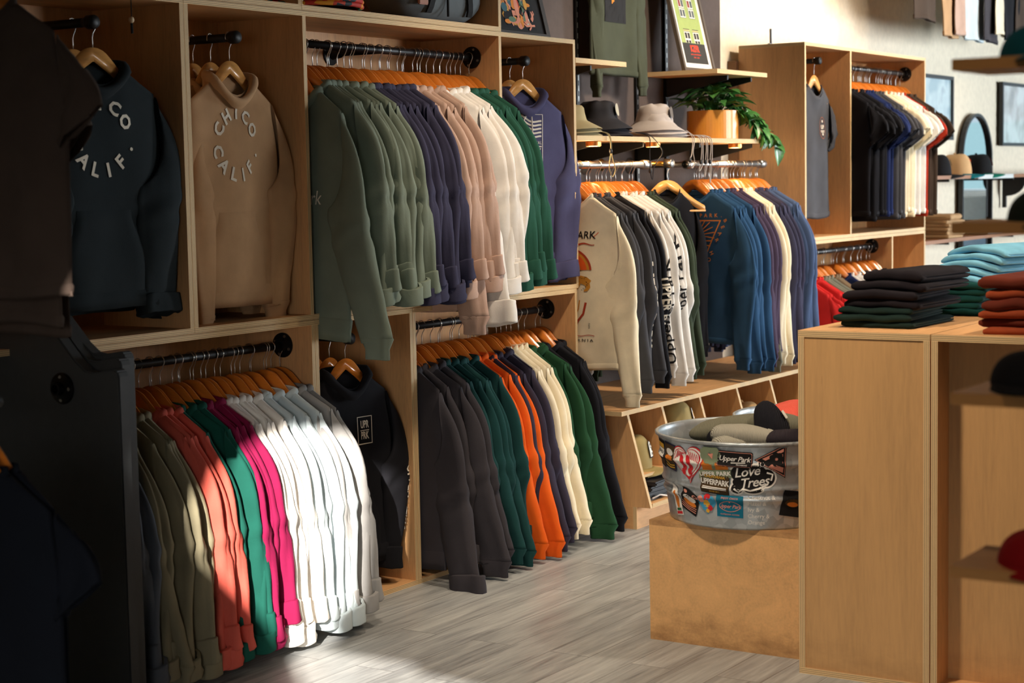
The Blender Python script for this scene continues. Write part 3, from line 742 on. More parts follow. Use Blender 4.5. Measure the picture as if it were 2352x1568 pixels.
def line(pts, w):
    V = []; F = []; n = len(pts)
    for i, (x, y) in enumerate(pts):
        ax, ay = pts[max(i-1, 0)]; bx, by = pts[min(i+1, n-1)]; d = math.hypot(bx-ax, by-ay) or 1
        ww = (w(i/(n-1)) if callable(w) else w)/2; nx, ny = -(by-ay)/d*ww, (bx-ax)/d*ww
        V += [(x+nx, y+ny), (x-nx, y-ny)]
    for i in range(n-1): F.append((2*i, 2*i+1, 2*i+3, 2*i+2))
    return V, F
def frame(x0, y0, x1, y1, w):
    return line([(x0, y0), (x1, y0), (x1, y1), (x0, y1), (x0, y0+w*0.01)], w)
def decal(name, layers, fn, parent, lift=0.0005, cell=0.03, base=0.0):
    """layers: [(shape, material, level)] in a flat 2-D layout; fn(x,y,level_offset) puts them on the carrying surface."""
    mats = []; bm = bmesh.new()
    for (V, F), m, lv in layers:
        if m not in mats: mats.append(m)
        k = mats.index(m); b2 = bmesh.new()
        vs = [b2.verts.new((x, y, 0)) for x, y in V]
        for f in F:
            try: b2.faces.new([vs[i] for i in f])
            except ValueError: pass
        bmesh.ops.triangulate(b2, faces=b2.faces[:])
        for _ in range(4):
            es = [e for e in b2.edges if e.calc_length() > cell]
            if not es: break
            bmesh.ops.subdivide_edges(b2, edges=es, cuts=1, use_grid_fill=False)
            bmesh.ops.triangulate(b2, faces=[f for f in b2.faces if len(f.verts) > 3])
        mp = {v: bm.verts.new(fn(v.co.x, v.co.y, base+lv*lift)) for v in b2.verts}
        for f in b2.faces:
            try: nf = bm.faces.new([mp[v] for v in f.verts]); nf.material_index = k; nf.smooth = True
            except ValueError: pass
        b2.free()
    me = bpy.data.meshes.new(name); bm.to_mesh(me); bm.free()
    for m in mats: me.materials.append(m)
    return place(name, me, parent)
def ink(name, rgb): return plain('ink_'+name, rgb, 0.75, spec=0.2)
def body_print(g, c, layers, cx=0.0, cz=0.0, side=-1, off=0.0025, name='print'):
    return decal(name, layers, lambda x, y, o: c.at(side*-1*x+cx if False else cx+(x if side < 0 else -x), cz+y, off+o, side), g)
# ---------------------------------------------------------------- the filled rails
COLR = dict(sage=(116, 126, 112), navy=(56, 55, 76), mauve=(186, 156, 140), white=(236, 230, 222), bottle=(40, 84, 68), slateblue=(74, 92, 126),
    olive=(134, 126, 102), rose=(204, 92, 78), green=(22, 82, 70), magenta=(134, 22, 66), pale=(192, 204, 208), heather=(150, 148, 146), charcoal=(58, 55, 60),
    teal=(24, 62, 62), orange=(228, 96, 26), plum=(54, 49, 64), cream=(240, 226, 196), forest=(34, 72, 46), black=(22, 22, 27), grey=(70, 70, 74),
    blue=(44, 78, 112), aubergine=(74, 62, 82), moss=(62, 72, 56), stone=(126, 126, 112), tan=(186, 148, 110), red=(206, 44, 44), rust=(172, 52, 30), taupe=(132, 112, 90),
    ink=(30, 42, 84), brown=(74, 60, 50), storm=(92, 98, 108))
WORD = dict(sage='sage green', navy='navy', mauve='mauve beige', white='white', bottle='bottle green', slateblue='slate blue', olive='olive', rose='coral rose', green='emerald green',
    magenta='magenta', pale='pale ice-grey', heather='heather grey', charcoal='charcoal', teal='dark teal', orange='orange', plum='dark plum', cream='cream', forest='forest green',
    black='black', grey='dark grey', blue='denim blue', aubergine='aubergine', moss='moss green', stone='stone grey', tan='tan', red='red', rust='rust red', taupe='taupe', ink='ink blue', brown='dark brown', storm='storm grey')
def FB(k): return fabric('fabric_'+k, COLR[k])
ORD = ['first', 'second', 'third', 'fourth', 'fifth', 'sixth', 'seventh', 'eighth', 'ninth', 'tenth']
GAR = {}
def fill(key, runs, x0, x1, y, z, kind, place_words, start_words, kinds=None, seeds=10, zs=1.0, pale=False, face=-pi/2, jitter=1.0, special=None):
    """Hang runs of garments along a rail, colour by colour."""
    rr = random.Random(hash_(key)); n = sum(k for _, k in runs); i = 0
    tot = {}
    for ck, k in runs: tot[ck] = tot.get(ck, 0)+k
    seen = {}
    prev = None
    for ri, (ck, k) in enumerate(runs):
        for q in range(k):
            x = x0+(x1-x0)*(i+0.5)/n+rr.uniform(-0.48, 0.48)*(x1-x0)/n
            kd = (kinds or {}).get(ck, kind); word = NAME[kd][1]
            w = WORD[ck]; seen[ck] = seen.get(ck, 0)+1; o = ORD[seen[ck]-1]
            if tot[ck] == 1: lab = f'only {w} {word} {place_words}'
            else: lab = f'{o} {w} {word} {place_words}, counted {start_words}'
            hl = f'wooden hanger holding the {(o+" ") if tot[ck] > 1 else ""}{w} {word} {place_words}'
            sp = (special or {}).get((ck, q), {})
            g, c = garment(kd, sp.get('seed', 1+(i*5+hash_(key)) % seeds), FB(ck), (x, y+rr.uniform(-0.012, 0.012), z), face, lab, f'{w} {word}s {place_words}', hl, pale=pale,
                zscale=sp.get('zs', zs*rr.uniform(0.975, 1.025)), hgroup=f'hangers {place_words}', xs=sp.get('xs', rr.uniform(0.97, 1.04)), yaw=sp.get('yaw', radians(max(-9, min(9, rr.gauss(0, 4.0)*jitter)))))
            GAR[(key, ck, seen[ck]-1)] = (g, c); i += 1
fill('upper', [('sage', 10), ('navy', 8), ('mauve', 6), ('white', 5), ('bottle', 5)], 4.93, 6.075, YR, ZU, 'hoodie', 'on the long upper rail', 'from the tan hoodies',
     special={('sage', 0): dict(zs=1.18, yaw=radians(-9), seed=3, xs=1.06), ('mauve', 2): dict(zs=1.12, seed=7), ('white', 0): dict(zs=1.10, seed=2), ('white', 4): dict(zs=0.96, seed=5)})
fill('lowleft', [('storm', 2), ('olive', 7), ('rose', 4), ('green', 3), ('magenta', 4), ('white', 5), ('pale', 5), ('heather', 3)], 3.78, 4.845, 4.13, ZL, 'hoodie', 'on the sunlit low rail', 'from the charcoal panel',
     special={('olive', 0): dict(zs=1.0, seed=3), ('heather', 2): dict(zs=1.0)})
fill('lowright', [('charcoal', 5), ('teal', 5), ('orange', 3), ('plum', 4), ('cream', 4), ('forest', 3), ('black', 4)], 5.53, 6.66, 4.15, ZL, 'hoodie', 'on the shaded low rail', 'from the boxed-logo hoodie',
     kinds={'cream': 'crew', 'orange': 'hoodie'}, special={('charcoal', 0): dict(zs=1.045, yaw=radians(-10), seed=2, xs=1.08)})
fill('midleft', [('cream', 1), ('grey', 4), ('black', 3), ('white', 6), ('moss', 3)], 6.79, 7.40, YM, ZM, 'long', 'on the wardrobe-side steel rail', 'from the poppy print', zs=1.0,
     kinds={}, special={('cream', 0): dict(yaw=radians(-6), seed=2, zs=1.02, xs=1.05)})
fill('midright', [('blue', 7), ('aubergine', 4), ('stone', 1), ('cream', 4), ('navy', 5), ('slateblue', 4)], 7.97, 8.80, YM, ZM, 'long', 'on the plant-side steel rail', 'from the brass rail', zs=1.0,
     special={('blue', 0): dict(yaw=radians(-10), seed=4, zs=1.0, xs=1.05)})
fill('tallup', [('black', 6), ('ink', 3), ('grey', 4), ('cream', 4), ('white', 3), ('rust', 2), ('brown', 4)], 9.88, 11.0, YR, 2.178, 'tee', 'in the tall wardrobe', 'from the crest tee', zs=1.06, jitter=1.5)
fill('talllow', [('red', 4), ('stone', 3), ('taupe', 3), ('ink', 2), ('white', 2), ('grey', 4), ('black', 4)], 9.26, 10.47, YR, 1.098, 'tee', 'on the low rail behind the jeans', 'from the cap bins', zs=1.06)
# face-out displays: the front one plus the ones behind it
def stack_out(x, z, ys, kind, ck, labels, hlabels, seeds, zs=1.0, pale=True, pocket=True, yaws=None, bar=False, xs=1.0):
    out = []
    for i, y in enumerate(ys):
        g, c = garment(kind, seeds[i], FB(ck), (x, y, z), 0.0, labels[i], None, hlabels[i], pale=pale, pocket=pocket and i == 0, zscale=zs, yaw=radians((yaws or [0]*9)[i]), bar=bar, hgroup='hangers on the short rails', xs=xs)
        out.append((g, c))
    return out
PRW = ink('warm_white', (232, 222, 204)); PRG = ink('badge_cream', (206, 196, 180)); PRB = ink('soft_black', (30, 28, 28)); PRO = ink('orange_print', (226, 138, 60))
def circle_print():
    lay = []
    for txt, a_mid, step, flip in (('CHICO', 90, 31, False), ('CALIF.', 268, 30, True)):
        for i, ch in enumerate(txt):
            a = radians(a_mid+(len(txt)-1)/2*step*(1 if not flip else -1)-i*step*(1 if not flip else -1))
            lay.append((xf(text2d(ch, 0.060, 0.034), 0.104*cos(a), 0.104*sin(a), a-pi/2 if not flip else a+pi/2), PRW, 1))
    return lay
st = stack_out(4.578, 2.045, (4.085, 4.17, 4.25), 'hoodie', 'tan', ['tan hoodie with white circle lettering, front of its bay', 'tan hoodie directly behind the circle-lettered tan hoodie', 'tan hoodie deepest in its bay, near the back panel'],
    ['pale hanger holding the front tan circle-lettered hoodie', 'pale hanger of the middle tan hoodie', 'amber hanger deepest above the tan hoodies'], (23, 11, 7), zs=1.02, yaws=(-3, 4, 2), xs=0.84)
body_print(*st[0], circle_print(), 0.0, -0.352, name='lettering')
fabric('fabric_inkgreen', (36, 43, 46)); COLR['inkgreen'] = (36, 43, 46)
st = stack_out(3.945, 2.055, (4.075, 4.16), 'hoodie', 'inkgreen', ['charcoal hoodie with cream circle lettering, behind the brown tee', 'charcoal hoodie hidden behind the circle-lettered charcoal hoodie'],
    ['pale hanger holding the front charcoal circle-lettered hoodie', 'pale hanger of the rear charcoal hoodie'], (28, 4), zs=1.0, yaws=(-6, 3), xs=1.0)
body_print(*st[0], circle_print(), 0.0, -0.352, name='lettering')
fabric('fabric_indigo', (70, 68, 98)); COLR['indigo'] = (70, 68, 98)
st = stack_out(6.42, 2.05, (4.085, 4.15, 4.22, 4.28), 'hoodie', 'indigo', ['navy hoodie with cream park badge print, by the bottle green ones', 'navy hoodie just behind the badge-print navy hoodie', 'third navy hoodie deep behind the badge print', 'navy hoodie deepest in the end bay'],
    ['pale hanger holding the badge-print navy hoodie', 'second pale hanger over the navy hoodies', 'third pale hanger over the navy hoodies', 'deepest pale hanger over the navy hoodies'], (24, 8, 5, 1), zs=1.0, yaws=(-14, -6, 3, 1), xs=0.98)
lay = [(frame(-0.095, -0.16, 0.095, 0.16, 0.004), PRG, 1)]
for k in range(5): lay.append((line([(-0.088+0.176*i/12, 0.15-k*0.016-0.05*(i/12)**2*0.5+0.01*sin(i*0.6)) for i in range(13)], 0.0075), PRG, 1))
lay += [(poly([(-0.05, 0.03), (0.0, 0.085), (0.012, 0.075), (0.05, 0.03)]), PRG, 1), (rect(-0.09, 0.022, 0.09, 0.027), PRG, 1), (xf(text2d('PARK', 0.075, 0.02, 0.95), 0.0, -0.015, 0, 1.0, 1.05), PRG, 1),
        (rect(-0.09, -0.05, 0.09, -0.046), PRG, 1), (xf(text2d('N.329', 0.034, 0.004, 1.4), 0.02, -0.068), PRG, 1), (rect(-0.09, -0.092, 0.09, -0.088), PRG, 1), (xf(text2d('CAL', 0.02, 0.004, 1.2), 0.07, 0.04), PRG, 1),
        (poly([(0.03+0.012*(1 if i % 2 == 0 else 0.4)*sin(i*pi/5), -0.122+0.012*(1 if i % 2 == 0 else 0.4)*cos(i*pi/5)) for i in range(10)]), PRG, 1), (line([(-0.05, -0.115), (-0.01, -0.118), (0.01, -0.11)], 0.003), PRG, 1)]
body_print(*st[0], lay, 0.0, -0.385)
g, c = st[0]
for sx in (-0.022, 0.026):
    mb = MB(); mb.tube([c.at(sx*0.6, -0.225, 0.012), c.at(sx, -0.25, 0.009), c.at(sx*1.1, -0.30, 0.006), c.at(sx*1.0, -0.345, 0.006)], 0.0028, 8); mb.build('drawstring', fabric('cord_cream', (214, 206, 196)), g, smooth=True)
st = stack_out(5.16, ZL, (4.085, 4.16, 4.24), 'hoodie', 'black', ['black hoodie with small boxed white logo, under the sage sleeves', 'black hoodie just behind the boxed-logo black hoodie', 'black hoodie deepest in the narrow low wardrobe'],
    ['amber hanger holding the boxed-logo black hoodie', 'amber hanger of the second black hoodie under the sage sleeves', 'amber hanger deepest in the narrow low wardrobe'], (25, 8, 3), zs=0.98, pale=False, yaws=(-8, 2, -2), xs=0.88)
lay = [(frame(-0.042, -0.052, 0.042, 0.052, 0.0045), PRW, 1), (xf(text2d('UPR', 0.036, 0.03), 0, 0.021, 0, 0.72, 1.1), PRW, 1), (xf(text2d('PRK', 0.036, 0.03), 0, -0.021, 0, 0.72, 1.1), PRW, 1), (rect(-0.026, -0.002, 0.026, 0.001), PRW, 1)]
body_print(*st[0], lay, 0.075, -0.355)
def sleeve_text(g, c, sd, txt, size, col, t0, t1, ang, bold=0.02, flip=1):
    """Lettering that runs down a sleeve."""
    f, ze = c.sleeve_path(sd); V, F = xf(text2d(txt, size, bold), 0, 0); xsn = [v[0] for v in V]; a, b = min(xsn), max(xsn)
    def fn(x, y, o):
        t = t0+(t1-t0)*(x-a)/(b-a); cc, phi, hw, hh = f(t)
        return c.sleeve_pt(f, t, ang+flip*y/0.045, sd, 0.0035+o)
    sl = [o for o in g.children if o.name.split('.')[0] == 'sleeve'][0 if sd > 0 else 1]
    return decal('sleeve_lettering', [((V, F), col, 1)], fn, sl)
sleeve_text(st[0][0], st[0][1], 1, 'UPPER PARK', 0.06, PRW, 0.36, 0.80, -0.35, 0.02)
st = stack_out(9.515, 2.19, (4.09, 4.16, 4.23), 'tee', 'grey', ['charcoal tee with small oval crest, alone in its tall bay', 'charcoal tee directly behind the oval-crest tee', 'charcoal tee deepest behind the oval-crest tee'],
    ['pale hanger holding the oval-crest charcoal tee', 'pale hanger of the second charcoal tee', 'pale hanger deepest over the charcoal tees'], (2, 3, 5), zs=1.05, pocket=False, yaws=(-4, 2, 3), bar=True, xs=0.80)
lay = [(line([(0.034*sin(2*pi*i/24), 0.058*cos(2*pi*i/24)) for i in range(25)], 0.0025), ink('dull_orange', (170, 96, 60)), 1), (xf(text2d('UP', 0.03, 0.03), 0, 0.004), PRW, 1), (rect(-0.022, -0.018, 0.022, -0.014), PRW, 1), (disc(0.0, -0.034, 0.007), PRW, 1), (disc(0, 0.036, 0.007), PRW, 1), (rect(-0.02, -0.025, 0.02, -0.022), PRW, 1)]
body_print(*st[0], lay, 0.075, -0.36)
# black long-sleeve on the brass rail
garment('long', 3, FB('black'), (7.645, 4.05, 1.61), 0.0, 'black long-sleeve shirt slipping off its hanger on the brass rail', None, None, yaw=radians(-38), zscale=0.95, xs=0.62)
h = tag(place('clothes_hanger', HB2, None, (7.66, 4.055, 1.61), (0, 0, radians(-46)), HWL), 'pale hanger on the brass rail, bare arm and trouser bar showing', 'hanger', 'hangers on the short rails'); place('hook', HK2, h); place('trouser_bar', HBAR, h, mats=HWL)

# prints on the first shirts of the steel rails and on sleeves
g, c = GAR[('midleft', 'cream', 0)]
TX = ink('hand_black', (38, 32, 28)); OR1 = ink('poppy_orange', (232, 98, 38)); OC = ink('ochre', (204, 140, 52)); RD = ink('brick', (176, 66, 40))
lay = [(xf(text2d('UPPER PARK', 0.046, 0.015, 1.05, shear=0.1), -0.008, 0.15), TX, 1), (line([(-0.12+0.24*i/20, 0.112+0.004*sin(i*0.9)) for i in range(21)], lambda t: 0.003+0.005*sin(pi*t)), RD, 1),
       (disc(0, 0.0, 0.105, 0.092, 24, 0, pi), OC, 1), (disc(0, 0.0, 0.086, 0.074, 24, 0, pi), OR1, 2), (disc(0, 0.0, 0.058, 0.05, 20, 0, pi), OC, 3), (ringp(0, 0, 0.098, 0.1075, 28, 0, pi, 0.88), RD, 3)]
for k in range(5): lay.append((disc(0.034*cos(radians(20+35*k)), 0.028*sin(radians(20+35*k)), 0.012), OR1, 4))
# generic spotted cat walking
cat = [(-0.10, -0.075), (-0.085, -0.04), (-0.06, -0.035), (0.05, -0.035), (0.085, -0.045), (0.105, -0.07), (0.098, -0.085), (0.10, -0.115), (0.085, -0.14), (0.068, -0.143), (0.07, -0.132), (0.08, -0.12), (0.074, -0.1), (0.055, -0.09), (0.045, -0.115), (0.025, -0.138), (0.005, -0.137), (0.012, -0.126), (0.027, -0.112), (0.022, -0.09), (-0.03, -0.085), (-0.04, -0.13), (-0.06, -0.135), (-0.055, -0.09)]
V = cat; lay.append((poly(cat), OC, 1))
for k in range(34):
    r_ = random.Random(k); x = r_.uniform(-0.085, 0.09); y = r_.uniform(-0.083, -0.045); lay.append((disc(x, y, 0.0028, 0.0022, 6), TX, 2))
for k in range(8):
    r_ = random.Random(k+50); lay.append((disc(0.09-0.004*k+r_.uniform(-.004, .004), -0.09-0.006*k, 0.0026, 0.0026, 6), TX, 2)); lay.append((disc(0.035-0.002*k, -0.095-0.005*k, 0.0026, 0.0026, 6), TX, 2))
lay += [(poly([(-0.04, -0.185), (0.025, -0.185), (0.02, -0.205), (0.002, -0.225), (-0.012, -0.225), (-0.035, -0.205)]), OR1, 1), (line([(-0.005, -0.222), (-0.008, -0.29), (-0.014, -0.36), (-0.02, -0.405)], 0.005), TX, 1),
        (line([(0.075, -0.215), (0.066, -0.26), (0.06, -0.29), (0.03, -0.34), (0.02, -0.375), (-0.005, -0.405)], 0.011), RD, 1), (line([(0.045, -0.20), (0.036, -0.26), (0.02, -0.30), (0.0, -0.34), (-0.014, -0.40)], 0.006), OC, 1),
        (line([(-0.075, -0.215), (-0.066, -0.26), (-0.06, -0.31), (-0.04, -0.36), (-0.03, -0.405)], 0.009), RD, 1), (line([(-0.11+0.22*i/16, -0.435+0.004*sin(i)) for i in range(17)], 0.0045), RD, 1), (xf(text2d('CALIFORNIA', 0.026, 0.012, 1.5), 0, -0.468), TX, 1)]
for k in range(3): lay += [(line([(-0.022+0.015*k, -0.19), (-0.022+0.015*k, -0.168)], 0.003), TX, 2), (disc(-0.022+0.015*k, -0.166, 0.0035, 0.0035, 8), TX, 2), (line([(0.118+0.008*k, 0.145+0.006*k), (0.124+0.008*k, 0.152+0.006*k)], 0.003), OR1, 1)]
lay.append((xf(text2d('PARK', 0.012, 0.01, 1.4), 0.085, -0.37, -pi/2), TX, 1))
lay = [((([(x, y if y > 0 else y*0.66) for x, y in sh[0]]), sh[1]), m, lv) for sh, m, lv in lay]
body_print(g, c, lay, 0.008, -0.455)
g, c = GAR[('midright', 'blue', 0)]
lay = []
LW = 0.0055
lay += [(line([(-0.15, 0.10), (0.13, 0.10)], LW), PRO, 1), (line([(0.13, 0.1027), (-0.01, -0.20)], LW), PRO, 1), (line([(-0.15, 0.1027), (-0.01, -0.20)], LW), PRO, 1), (ringp(0, 0.028, 0.020, 0.0255, 24), PRO, 1)]
for k in range(13):
    a = radians(-8+16.3*k); r1 = min(0.10, (0.098-0.028)/max(sin(a), 0.25)); lay.append((line([(0.032*cos(a), 0.028+0.032*sin(a)), (r1*cos(a)*0.98, 0.028+r1*sin(a)*0.98)], 0.0045), PRO, 1))
lay += [(line([(-0.115, 0.005), (-0.03, 0.002), (0.085, 0.0)], LW), PRO, 1), (line([(0.02, 0.0), (0.035, -0.02), (0.075, -0.025)], LW), PRO, 1), (line([(-0.04, 0.0), (-0.02, -0.03), (0.02, -0.05), (0.06, -0.055)], LW), PRO, 1),
        (line([(-0.06, -0.02), (-0.03, -0.05), (0.01, -0.07), (0.05, -0.072)], LW), PRO, 1), (line([(-0.08, -0.03), (-0.05, -0.075), (-0.03, -0.10), (-0.02, -0.13)], LW), PRO, 1), (line([(-0.05, -0.06), (-0.02, -0.09), (0.03, -0.10)], LW), PRO, 1), (line([(-0.035, -0.15), (-0.02, -0.13), (0.012, -0.125)], LW), PRO, 1)]
def along(txt, x0, y0, x1, y1, size, rot):
    o = []
    for i, ch in enumerate(txt):
        if ch == ' ': continue
        t = i/(len(txt)-1); o.append((xf(text2d(ch, size, 0.012), x0+(x1-x0)*t, y0+(y1-y0)*t, rot), PRO, 1))
    return o
lay += along('UPPER PARK.', -0.15, 0.125, 0.135, 0.125, 0.026, 0) + along('BEAR HOLE.', 0.155, 0.10, 0.02, -0.19, 0.026, radians(-65)) + along('CHICO CA.', -0.03, -0.19, -0.165, 0.10, 0.026, radians(65))
body_print(g, c, lay, 0.03, -0.38)
# lettered sleeves
for q, (ck, i) in enumerate((('white', 0), ('white', 1), ('white', 3))):
    g, c = GAR[('midleft', ck, i)]; sleeve_text(g, c, 1, 'Upper Park', 0.085, PRB, 0.97-0.12*q, 0.34-0.1*q, -0.75, 0.012, -1)
for q, i in enumerate((0, 2)):
    g, c = GAR[('midleft', 'black', i)]; sleeve_text(g, c, 1, 'UPPER PARK', 0.075, PRW, 0.24+0.1*q, 0.84, -0.75, 0.03, 1)
# small white script on the first sage hoodie, orange print on the first black tee
g, c = GAR[('upper', 'sage', 0)]; body_print(g, c, [(xf(text2d('Park', 0.06, 0.0, shear=0.2), 0, 0), PRW, 1)], 0.09, -0.47)
g, c = GAR[('tallup', 'black', 0)]
DO = ink('dull_orange', (170, 96, 60))
lay = [(line([(-0.03, 0.10), (0.03, 0.10)], 0.006), DO, 1), (ringp(0.0, 0.075, 0.012, 0.018, 16), DO, 1), (line([(-0.02, 0.055), (0.02, 0.02)], 0.006), DO, 1), (xf(text2d('PARK', 0.026, 0.01), 0, 0), PRW, 1), (line([(-0.02, -0.03), (0.02, -0.05)], 0.006), DO, 1), (ringp(0.0, -0.08, 0.012, 0.018, 16), DO, 1), (line([(-0.03, -0.105), (0.03, -0.105)], 0.006), DO, 1)]
body_print(g, c, lay, 0.05, -0.33)

# foreground tees near the charcoal panel: hung facing the camera's end of the shop
fabric('fabric_umber', (84, 70, 62)); COLR['umber'] = (84, 70, 62)
fr = thing('face_out_rail', 'black short rail carrying the brown foreground tees', 'clothes rail', (3.5, 3.47, 2.135), group='short rails pointing into the aisle')
mb = MB(); mb.tube([(0, 0, 0), (-0.75, 0, 0)], 0.0145, 14); mb.build('pipe', BLK, fr, smooth=True)
mb = MB(); mb.tube([(0, 0, 0), (0, 0, 0.5), (0, 0.95, 0.5)], 0.0145, 14); mb.build('arm', BLK, fr, smooth=True)
mb = MB(); mb.lathe([(0, 0), (0.02, 0), (0.022, -0.01), (0.022, -0.035), (0.014, -0.04)], 18, axis='X'); mb.build('end_cap', BLK, fr, (-0.74, 0, 0), smooth=True)
garment('tee', 2, FB('umber'), (2.98, 3.45, 2.135), -pi/2, 'brown tee hanging closest to the camera, sleeve over charcoal hoodie', None, 'hanger of the closest brown tee', zscale=1.0, yaw=radians(4), hgroup='hangers on the short rails')
for k, (dx, dy, zz, lb) in enumerate(((0.12, 0.12, 1.10, 'longer brown tee showing its hem just under the closest brown tee'), (0.22, 0.20, 1.17, 'longest brown tee whose hem hangs lowest by the flange'))):
    garment('tee', 3+k, FB('umber'), (2.98+dx, 3.45+dy, 2.135), -pi/2, lb, None, f'hanger of the {"middle" if k == 0 else "rear"} long brown tee', zscale=zz, hgroup='hangers on the short rails', xs=0.9)
fr = thing('face_out_rail', 'black short rail carrying the midnight navy tees', 'clothes rail', (2.58, 3.165, 1.07), group='short rails pointing into the aisle')
mb = MB(); mb.tube([(0, 0, 0), (0.15, 0, 0), (0.15, 1.2, 0)], 0.0145, 14); mb.build('pipe', BLK, fr, smooth=True)
fabric('fabric_midnight', (17, 21, 30)); COLR['midnight'] = (17, 21, 30)
garment('tee', 5, FB('midnight'), (2.64, 3.165, 1.07), -pi/2, 'midnight navy tee low in front of the charcoal panel', None, 'amber hanger of the midnight navy tee', zscale=1.05, yaw=radians(6), hgroup='hangers on the short rails')
garment('tee', 3, FB('midnight'), (2.70, 3.18, 1.07), -pi/2, 'midnight navy tee half hidden behind the other midnight tee', None, 'amber hanger of the hidden midnight navy tee', zscale=1.05, yaw=radians(-3), hgroup='hangers on the short rails')

# olive long-sleeve on the dark wall
COLR['lichen'] = (66, 70, 56)
g, c = garment('long', 5, FB('lichen'), (7.64, 4.33, 2.93), 0.0, 'olive long-sleeve shirt with block print high on the dark wall', None, 'hanger of the olive wall shirt', zscale=0.98, yaw=radians(-4), xs=0.82, hgroup='hangers on the short rails')
lay = [(rect(-0.13, -0.14, 0.13, 0.14), PRB, 1), (rect(-0.10, -0.02, -0.045, 0.14), ink('sand', (196, 170, 124)), 2), (rect(-0.045, -0.05, 0.0, 0.14), ink('amber', (206, 128, 40)), 2)]
for k in range(40):
    r_ = random.Random(k+7); lay.append((disc(r_.uniform(-0.12, 0.12), r_.uniform(-0.13, 0.02), r_.uniform(0.006, 0.018), r_.uniform(0.006, 0.014), 7), PRB, 3))
body_print(g, c, lay, 0.0, -0.50)
face_out('black short rail holding the olive wall shirt', 7.64, 2.93, 4.30, 4.42)
# row of shirts high on the cream wall
hr = [('brown', 'tee'), ('tan', 'tee'), ('mauve', 'tee'), ('pale', 'tee'), ('charcoal', 'tee'), ('cream', 'tee'), ('black', 'tee'), ('brown', 'tee')]
for i, ((ck, kd), (px, hz)) in enumerate(zip(hr, ((11.05, 2.47), (11.52, 2.405), (11.75, 2.42), (12.0, 2.385), (12.35, 2.40), (12.6, 2.46), (12.85, 2.45), (13.1, 2.45)))):
    x = px+0.1; lb = {0: 'dark brown tee beginning the high wall row', 1: 'tan tee high on the cream wall', 2: 'mauve beige tee high on the cream wall', 3: 'pale ice-grey tee high on the cream wall', 4: 'charcoal tee high on the cream wall', 5: 'cream tee with orange squirrel-like print high on the wall', 6: 'black tee high on the wall after the orange-print tee', 7: 'dark brown tee ending the high wall row'}[i]
    g, c = garment(kd, 1+i % 5, FB(ck), (x, 4.02, hz+0.88), radians(3+i % 3*3), lb.replace('squirrel-like ', ''), None, f'hanger of the {WORD[ck]} tee {"beginning" if i == 0 else "ending" if i == 7 else "in"} the high wall row', zscale=1.0, hgroup='hangers of the high wall row')
    if i == 5: body_print(g, c, [(poly([(-0.06, 0.12), (-0.02, 0.15), (0.05, 0.06), (0.04, -0.04), (0.06, -0.10), (0.02, -0.06), (0.0, -0.10), (-0.04, -0.02), (-0.02, 0.05)]), OR1, 1), (rect(-0.09, -0.15, 0.09, -0.14), RD, 1), (xf(text2d('NIC', 0.04, 0.01, 1.3), 0, -0.19), TX, 1)], 0.12, -0.58)
rail('black rail of the high wall row of shirts', 10.9, 13.6, 4.02, 3.30, BLK, (), 0.0145)
for x in (11.2, 12.3, 13.3):
    o = [q for q in S.objects if q.get('label') == 'black rail of the high wall row of shirts'][0]
    mb = MB(); mb.tube([(0, 0, 0), (0, 0.43, 0)], 0.0145, 12); mb.build('arm', BLK, o, (x-10.9, 0, 0), smooth=True)
# ---------------------------------------------------------------- props
def pillow(mb, cx, cy, cz, a, b, c, rot=0.0, tilt=0.0, e=0.6, seed=0, amp=0.004, n=28, m=14, pitch=0.0):
    R = []; M = Matrix.Rotation(rot, 3, 'Z') @ Matrix.Rotation(tilt, 3, 'Y') @ Matrix.Rotation(pitch, 3, 'X')
    def pw(v, k): return math.copysign(abs(v)**k, v)
    for i in range(m+1):
        v = -pi/2+pi*i/m; ring = []
        for j in range(n):
            u = 2*pi*j/n
            p = Vector((a*pw(cos(v), e)*pw(cos(u), e), b*pw(cos(v), e)*pw(sin(u), e), c*pw(sin(v), 0.9)))
            d = n3(p.x*14+seed, p.y*14, p.z*14+seed*0.7)*amp*2
            ring.append(M @ (p*(1+d/max(a, b, c)))+Vector((cx, cy, cz)))
        R.append(ring)
    mb.rings(R, True, True, True)
def fold_mesh(name, w, d, h, seed, sag=0.0, layers=2):
    """Cloth folded over: the rounded fold faces local -x, width along y."""
    r = random.Random(seed); R = []; n = 22
    for i in range(n+1):
        t = i/n; y = -w/2+w*t; k = min(1.0, (min(t, 1-t)*n/1.6+0.25)**0.5)
        wob = n3(t*3, seed, 0)*0.010; hh = h*(1+0.18*n3(t*2.5, seed+4, 1)); pts = []
        lift = sag*(-(t-0.5)**2*4)+0.004*n3(t*4, seed+2, 2)
        for s_ in range(9):
            a = pi/2+pi*s_/8; pts.append((hh/2*k+cos(a)*hh/2*k*1.1+wob, hh/2+sin(a)*hh/2*k))
        pts = [(d+0.01*n3(t*5, seed+8, 3), hh/2+hh/2*k), (d*0.66, hh/2+hh/2*k+0.003*n3(t*4, seed, 5)), (d*0.33, hh/2+hh/2*k)]+pts+[(d*0.33, hh/2-hh/2*k), (d*0.66, hh/2-hh/2*k), (d+0.012*n3(t*5, seed+3, 3), hh/2-hh/2*k)]
        g = hh*0.07
        pts += [(d, hh/2-g), (hh*0.9+0.01, hh/2-g*0.6), (hh*0.9+0.01, hh/2+g*0.6), (d, hh/2+g)]
        R.append([(x, y, z+lift) for x, z in pts])
    mb = MB(); mb.rings(R, True, True, True); return mb.mesh(name, True)
